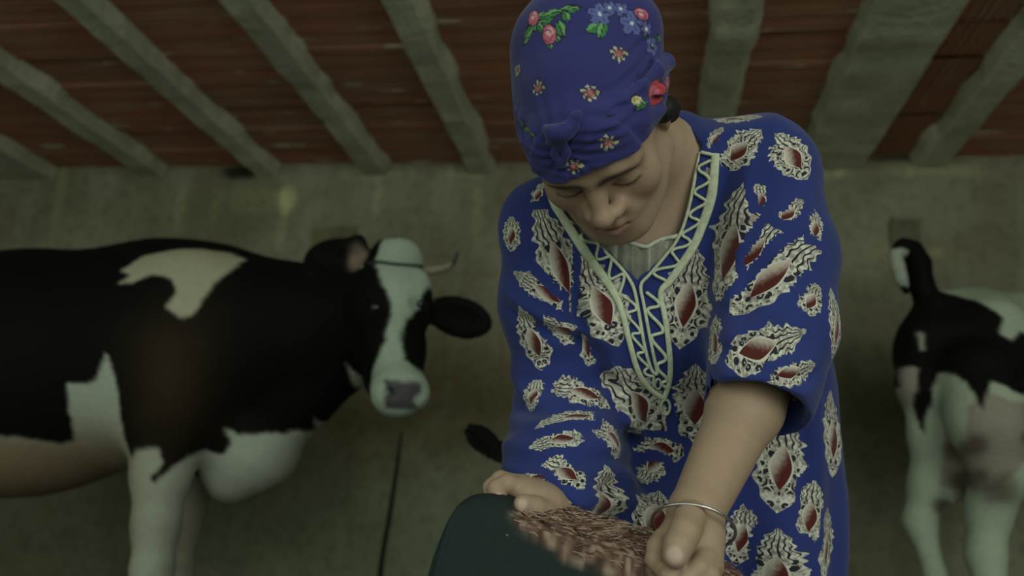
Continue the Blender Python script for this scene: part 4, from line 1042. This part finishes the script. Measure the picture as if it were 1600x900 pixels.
# pleated lace undershirt filling the V
A0 = at(1000, 410, 1.04)
u2 = [flat2(at(a, b, 1.0)) for a, b in [(900, 352), (930, 366), (966, 376), (1008, 384), (1024, 378), (1052, 368), (1092, 352), (1080, 420), (1000, 480), (930, 440)]]
def us(p):
    q = p - CAM; g_ = oD / (q @ vd); a = q @ ex * g_; b = q @ ey * g_; best = np.full(len(p), 9.0)
    for i in range(len(u2)):
        x1, y1 = u2[i]; x2, y2 = u2[(i + 1) % len(u2)]; dx, dy = x2 - x1, y2 - y1
        t = np.clip(((a - x1) * dx + (b - y1) * dy) / (dx * dx + dy * dy), 0, 1); best = np.minimum(best, np.hypot(a - x1 - t * dx, b - y1 - t * dy))
    s = np.where(in_poly(a, b, u2), -best, best); low_ = Sdf_low(p)
    return np.maximum(np.maximum(low_ - .007 - .0014 * np.sin(a * 2 * math.pi / .015), s), -(low_ + .002))
TORSO = Sdf(); TORSO.ops = BODY.ops[n_head:n_torso]
Sdf_low = lambda p: TORSO(p)
v1, f1 = mesh_sdf(lambda p: us(p), A0 - .16, A0 + .16, .003, 4); me = np_mesh('undershirt', v1, f1)
q = v1 - CAM; a_ = q @ ex * oD / (q @ vd); cc = np.tile(np.array((.25, .255, .21)), (len(v1), 1)); ln = np.abs(((a_ / .021 + .0) % 1) - .5) > .44; cc[ln] = (.42, .43, .35)
set_color(me, cc); UND = mat_vcol('thin_cotton', .8, .2, (400, .2, .001)); und = link('undershirt', me, UND, woman)
ubv = BVHTree.FromPolygons([tuple(a) for a in v1], [tuple(a) for a in f1.tolist()])
tr = [cast(ubv, a, b, .001)[0] for a, b in [(935, 376), (955, 378), (975, 378), (990, 380), (1008, 386), (1022, 380), (1038, 374), (1052, 370), (1064, 366)]]; tr = [t for t in tr if t is not None]
if len(tr) > 3:
    V, F = tubes([(spline(tr, 40), .0028, False)], 8); link('lace_edge', np_mesh('lace_edge', V, F), LACE, und, 'white lace edge')

# bracelet round the wrist
fdir = WR_R - EL_R; fdir /= np.linalg.norm(fdir); bc = WR_R + fdir * .010 + np.array([.004, 0, 0])
bx = np.cross(fdir, [0, 0, 1.]); bx /= np.linalg.norm(bx); by = np.cross(fdir, bx)
ring = np.array([bc + bx * .040 * math.cos(t) + by * .040 * math.sin(t) + fdir * .012 * math.cos(t + .8) for t in np.linspace(0, 2 * math.pi, 49)[:-1]])
V, F = tubes([(ring, .0017, True)], 8); link('bracelet', np_mesh('bracelet', V, F), SILVER, woman, 'thin silver bangle round the wrist')

# ---------------------------------------------------------------- the dark slab she holds
YS = .90
top = [(666, 915, .86), (682, 857, .875), (704, 806, .885), (724, 787, .895), (747, 781, .90), (780, 784, .905), (802, 797, .905), (835, 812, .905), (884, 830, .90), (932, 845, .89), (981, 860, .88), (1030, 880, .865), (1095, 908, .85), (1135, 935, .84)]
sp = spline([at(*t) for t in top], 160)
down = np.array([-.02, -.10, -.21]); back = np.array([.02, .060, .018])
rows = []
N = len(sp); sN = np.linspace(0, 1, N); e = np.clip((sN - .40) / .10, 0, 1)[:, None]
thick = back[None] * (.25 + .75 * e)
low = sp + down
cen = sp.mean(0) + down * .5
def ring_rows():
    r = [low + thick * .9, sp * .55 + low * .45 + thick * .9, sp + thick - np.array([0, 0, .008]), sp + thick * .92, sp + thick * .66 + (0, 0, .004), sp + thick * .33 + (0, 0, .003), sp + (0, 0, 0), sp + down * .03 - back * .03, sp * .8 + low * .2, sp * .6 + low * .4, sp * .3 + low * .7, low]
    return r
rr = ring_rows(); M_ = len(rr); V = np.concatenate(rr); V = V + (fbm(V, 22, 12) * .0022)[:, None] * np.array([.3, -1, .6])
F = []
for j in range(M_):
    for i in range(N - 1):
        a = j * N + i; b = ((j + 1) % M_) * N + i; F.append((a, a + 1, b + 1, b))
F = np.array(F)
me = np_mesh('slab', V, F)
bm = bmesh.new(); bm.from_mesh(me); bmesh.ops.holes_fill(bm, edges=[e_ for e_ in bm.edges if e_.is_boundary]); bmesh.ops.subdivide_edges(bm, edges=[e_ for e_ in bm.edges if len(e_.link_faces) == 2 and all(len(q_.verts) == 4 for q_ in e_.link_faces)], cuts=3, use_grid_fill=True); bmesh.ops.recalc_face_normals(bm, faces=bm.faces[:]); bm.to_mesh(me); bm.free()
vv = np.array([w_.co[:] for w_ in me.vertices]); dmin = np.full(len(vv), 9.); tpar = np.zeros(len(vv)); acr = np.zeros(len(vv)); bn = back / np.linalg.norm(back)
for i in range(N):
    d = np.linalg.norm((vv - sp[i]) - np.outer((vv - sp[i]) @ bn, bn), axis=1); m = d < dmin; dmin[m] = d[m]; tpar[m] = i / N; acr[m] = ((vv - sp[i]) @ bn)[m]
cc = np.tile(np.array((.010, .019, .018)), (len(vv), 1)); nz_ = fbm(vv, 60, 8)
ax_ = sp[-20] - sp[40]; ax_ /= np.linalg.norm(ax_); R3 = vv @ ax_; qq = vv * 420 - np.outer(R3, ax_) * 350
st = vnoise(qq, 1, 3) * .6 + vnoise(qq, 2.1, 9) * .5
hw_ = .004 + np.clip((tpar - .465) * 6, 0, 1) * (.009 + .03 * np.clip(tpar - .45, 0, .6)) + .004 * nz_
hh = sig((hw_ - dmin) / .0012) * sig((tpar - .465 - .03 * nz_) / .006) * (.75 + .25 * sig(st * 8))
br = np.array((.15, .075, .052)) + (np.array((.34, .245, .19)) - np.array((.15, .075, .052))) * sig((st - .18) * 9)[:, None]; br = br * (1 - .6 * sig((-st - .25) * 9)[:, None])
cc = cc * (1 - hh[:, None]) + br * hh[:, None]
set_color(me, cc); SLAB = mat_slab()
slab = tag(link('slab', me, SLAB), 'dark green-black slab with rounded corner and frayed reddish brown edge, held in both hands', 'slab')
slab.name = 'slab'
paths = []
for k in range(1700):
    i = int(N * rng.uniform(.475, .97)); b0 = sp[i] + thick[i] * rng.uniform(-.02, 1) + down * rng.uniform(0, .04 + .10 * (i / N)) * (rng.random() < .6) + np.array([0, -.001, .003])
    dirv = (sp[min(i + 3, N - 1)] - sp[i - 3]); dirv /= np.linalg.norm(dirv); L0 = rng.uniform(.006, .018); jit = rng.normal(size=3) * .13; q = [b0, b0 + (dirv + jit) * L0 * .5 + (0, 0, .001), b0 + (dirv + jit * 1.7) * L0 + rng.normal(size=3) * .0015]
    paths.append((np.array(q), np.array([.0005, .0007, .0002]), False))
V, F = tubes(paths, 4); me = np_mesh('fringe', V, F); cc = np.repeat(rng.choice(3, len(paths)), 12); pal = np.array([(.40, .30, .24), (.14, .07, .05), (.24, .13, .10)]); set_color(me, pal[cc])
fr = link('fringe', me, SLAB, slab, 'frayed reddish brown fibres'); fr['kind'] = 'stuff'
# pale flecks of dust on the dark face
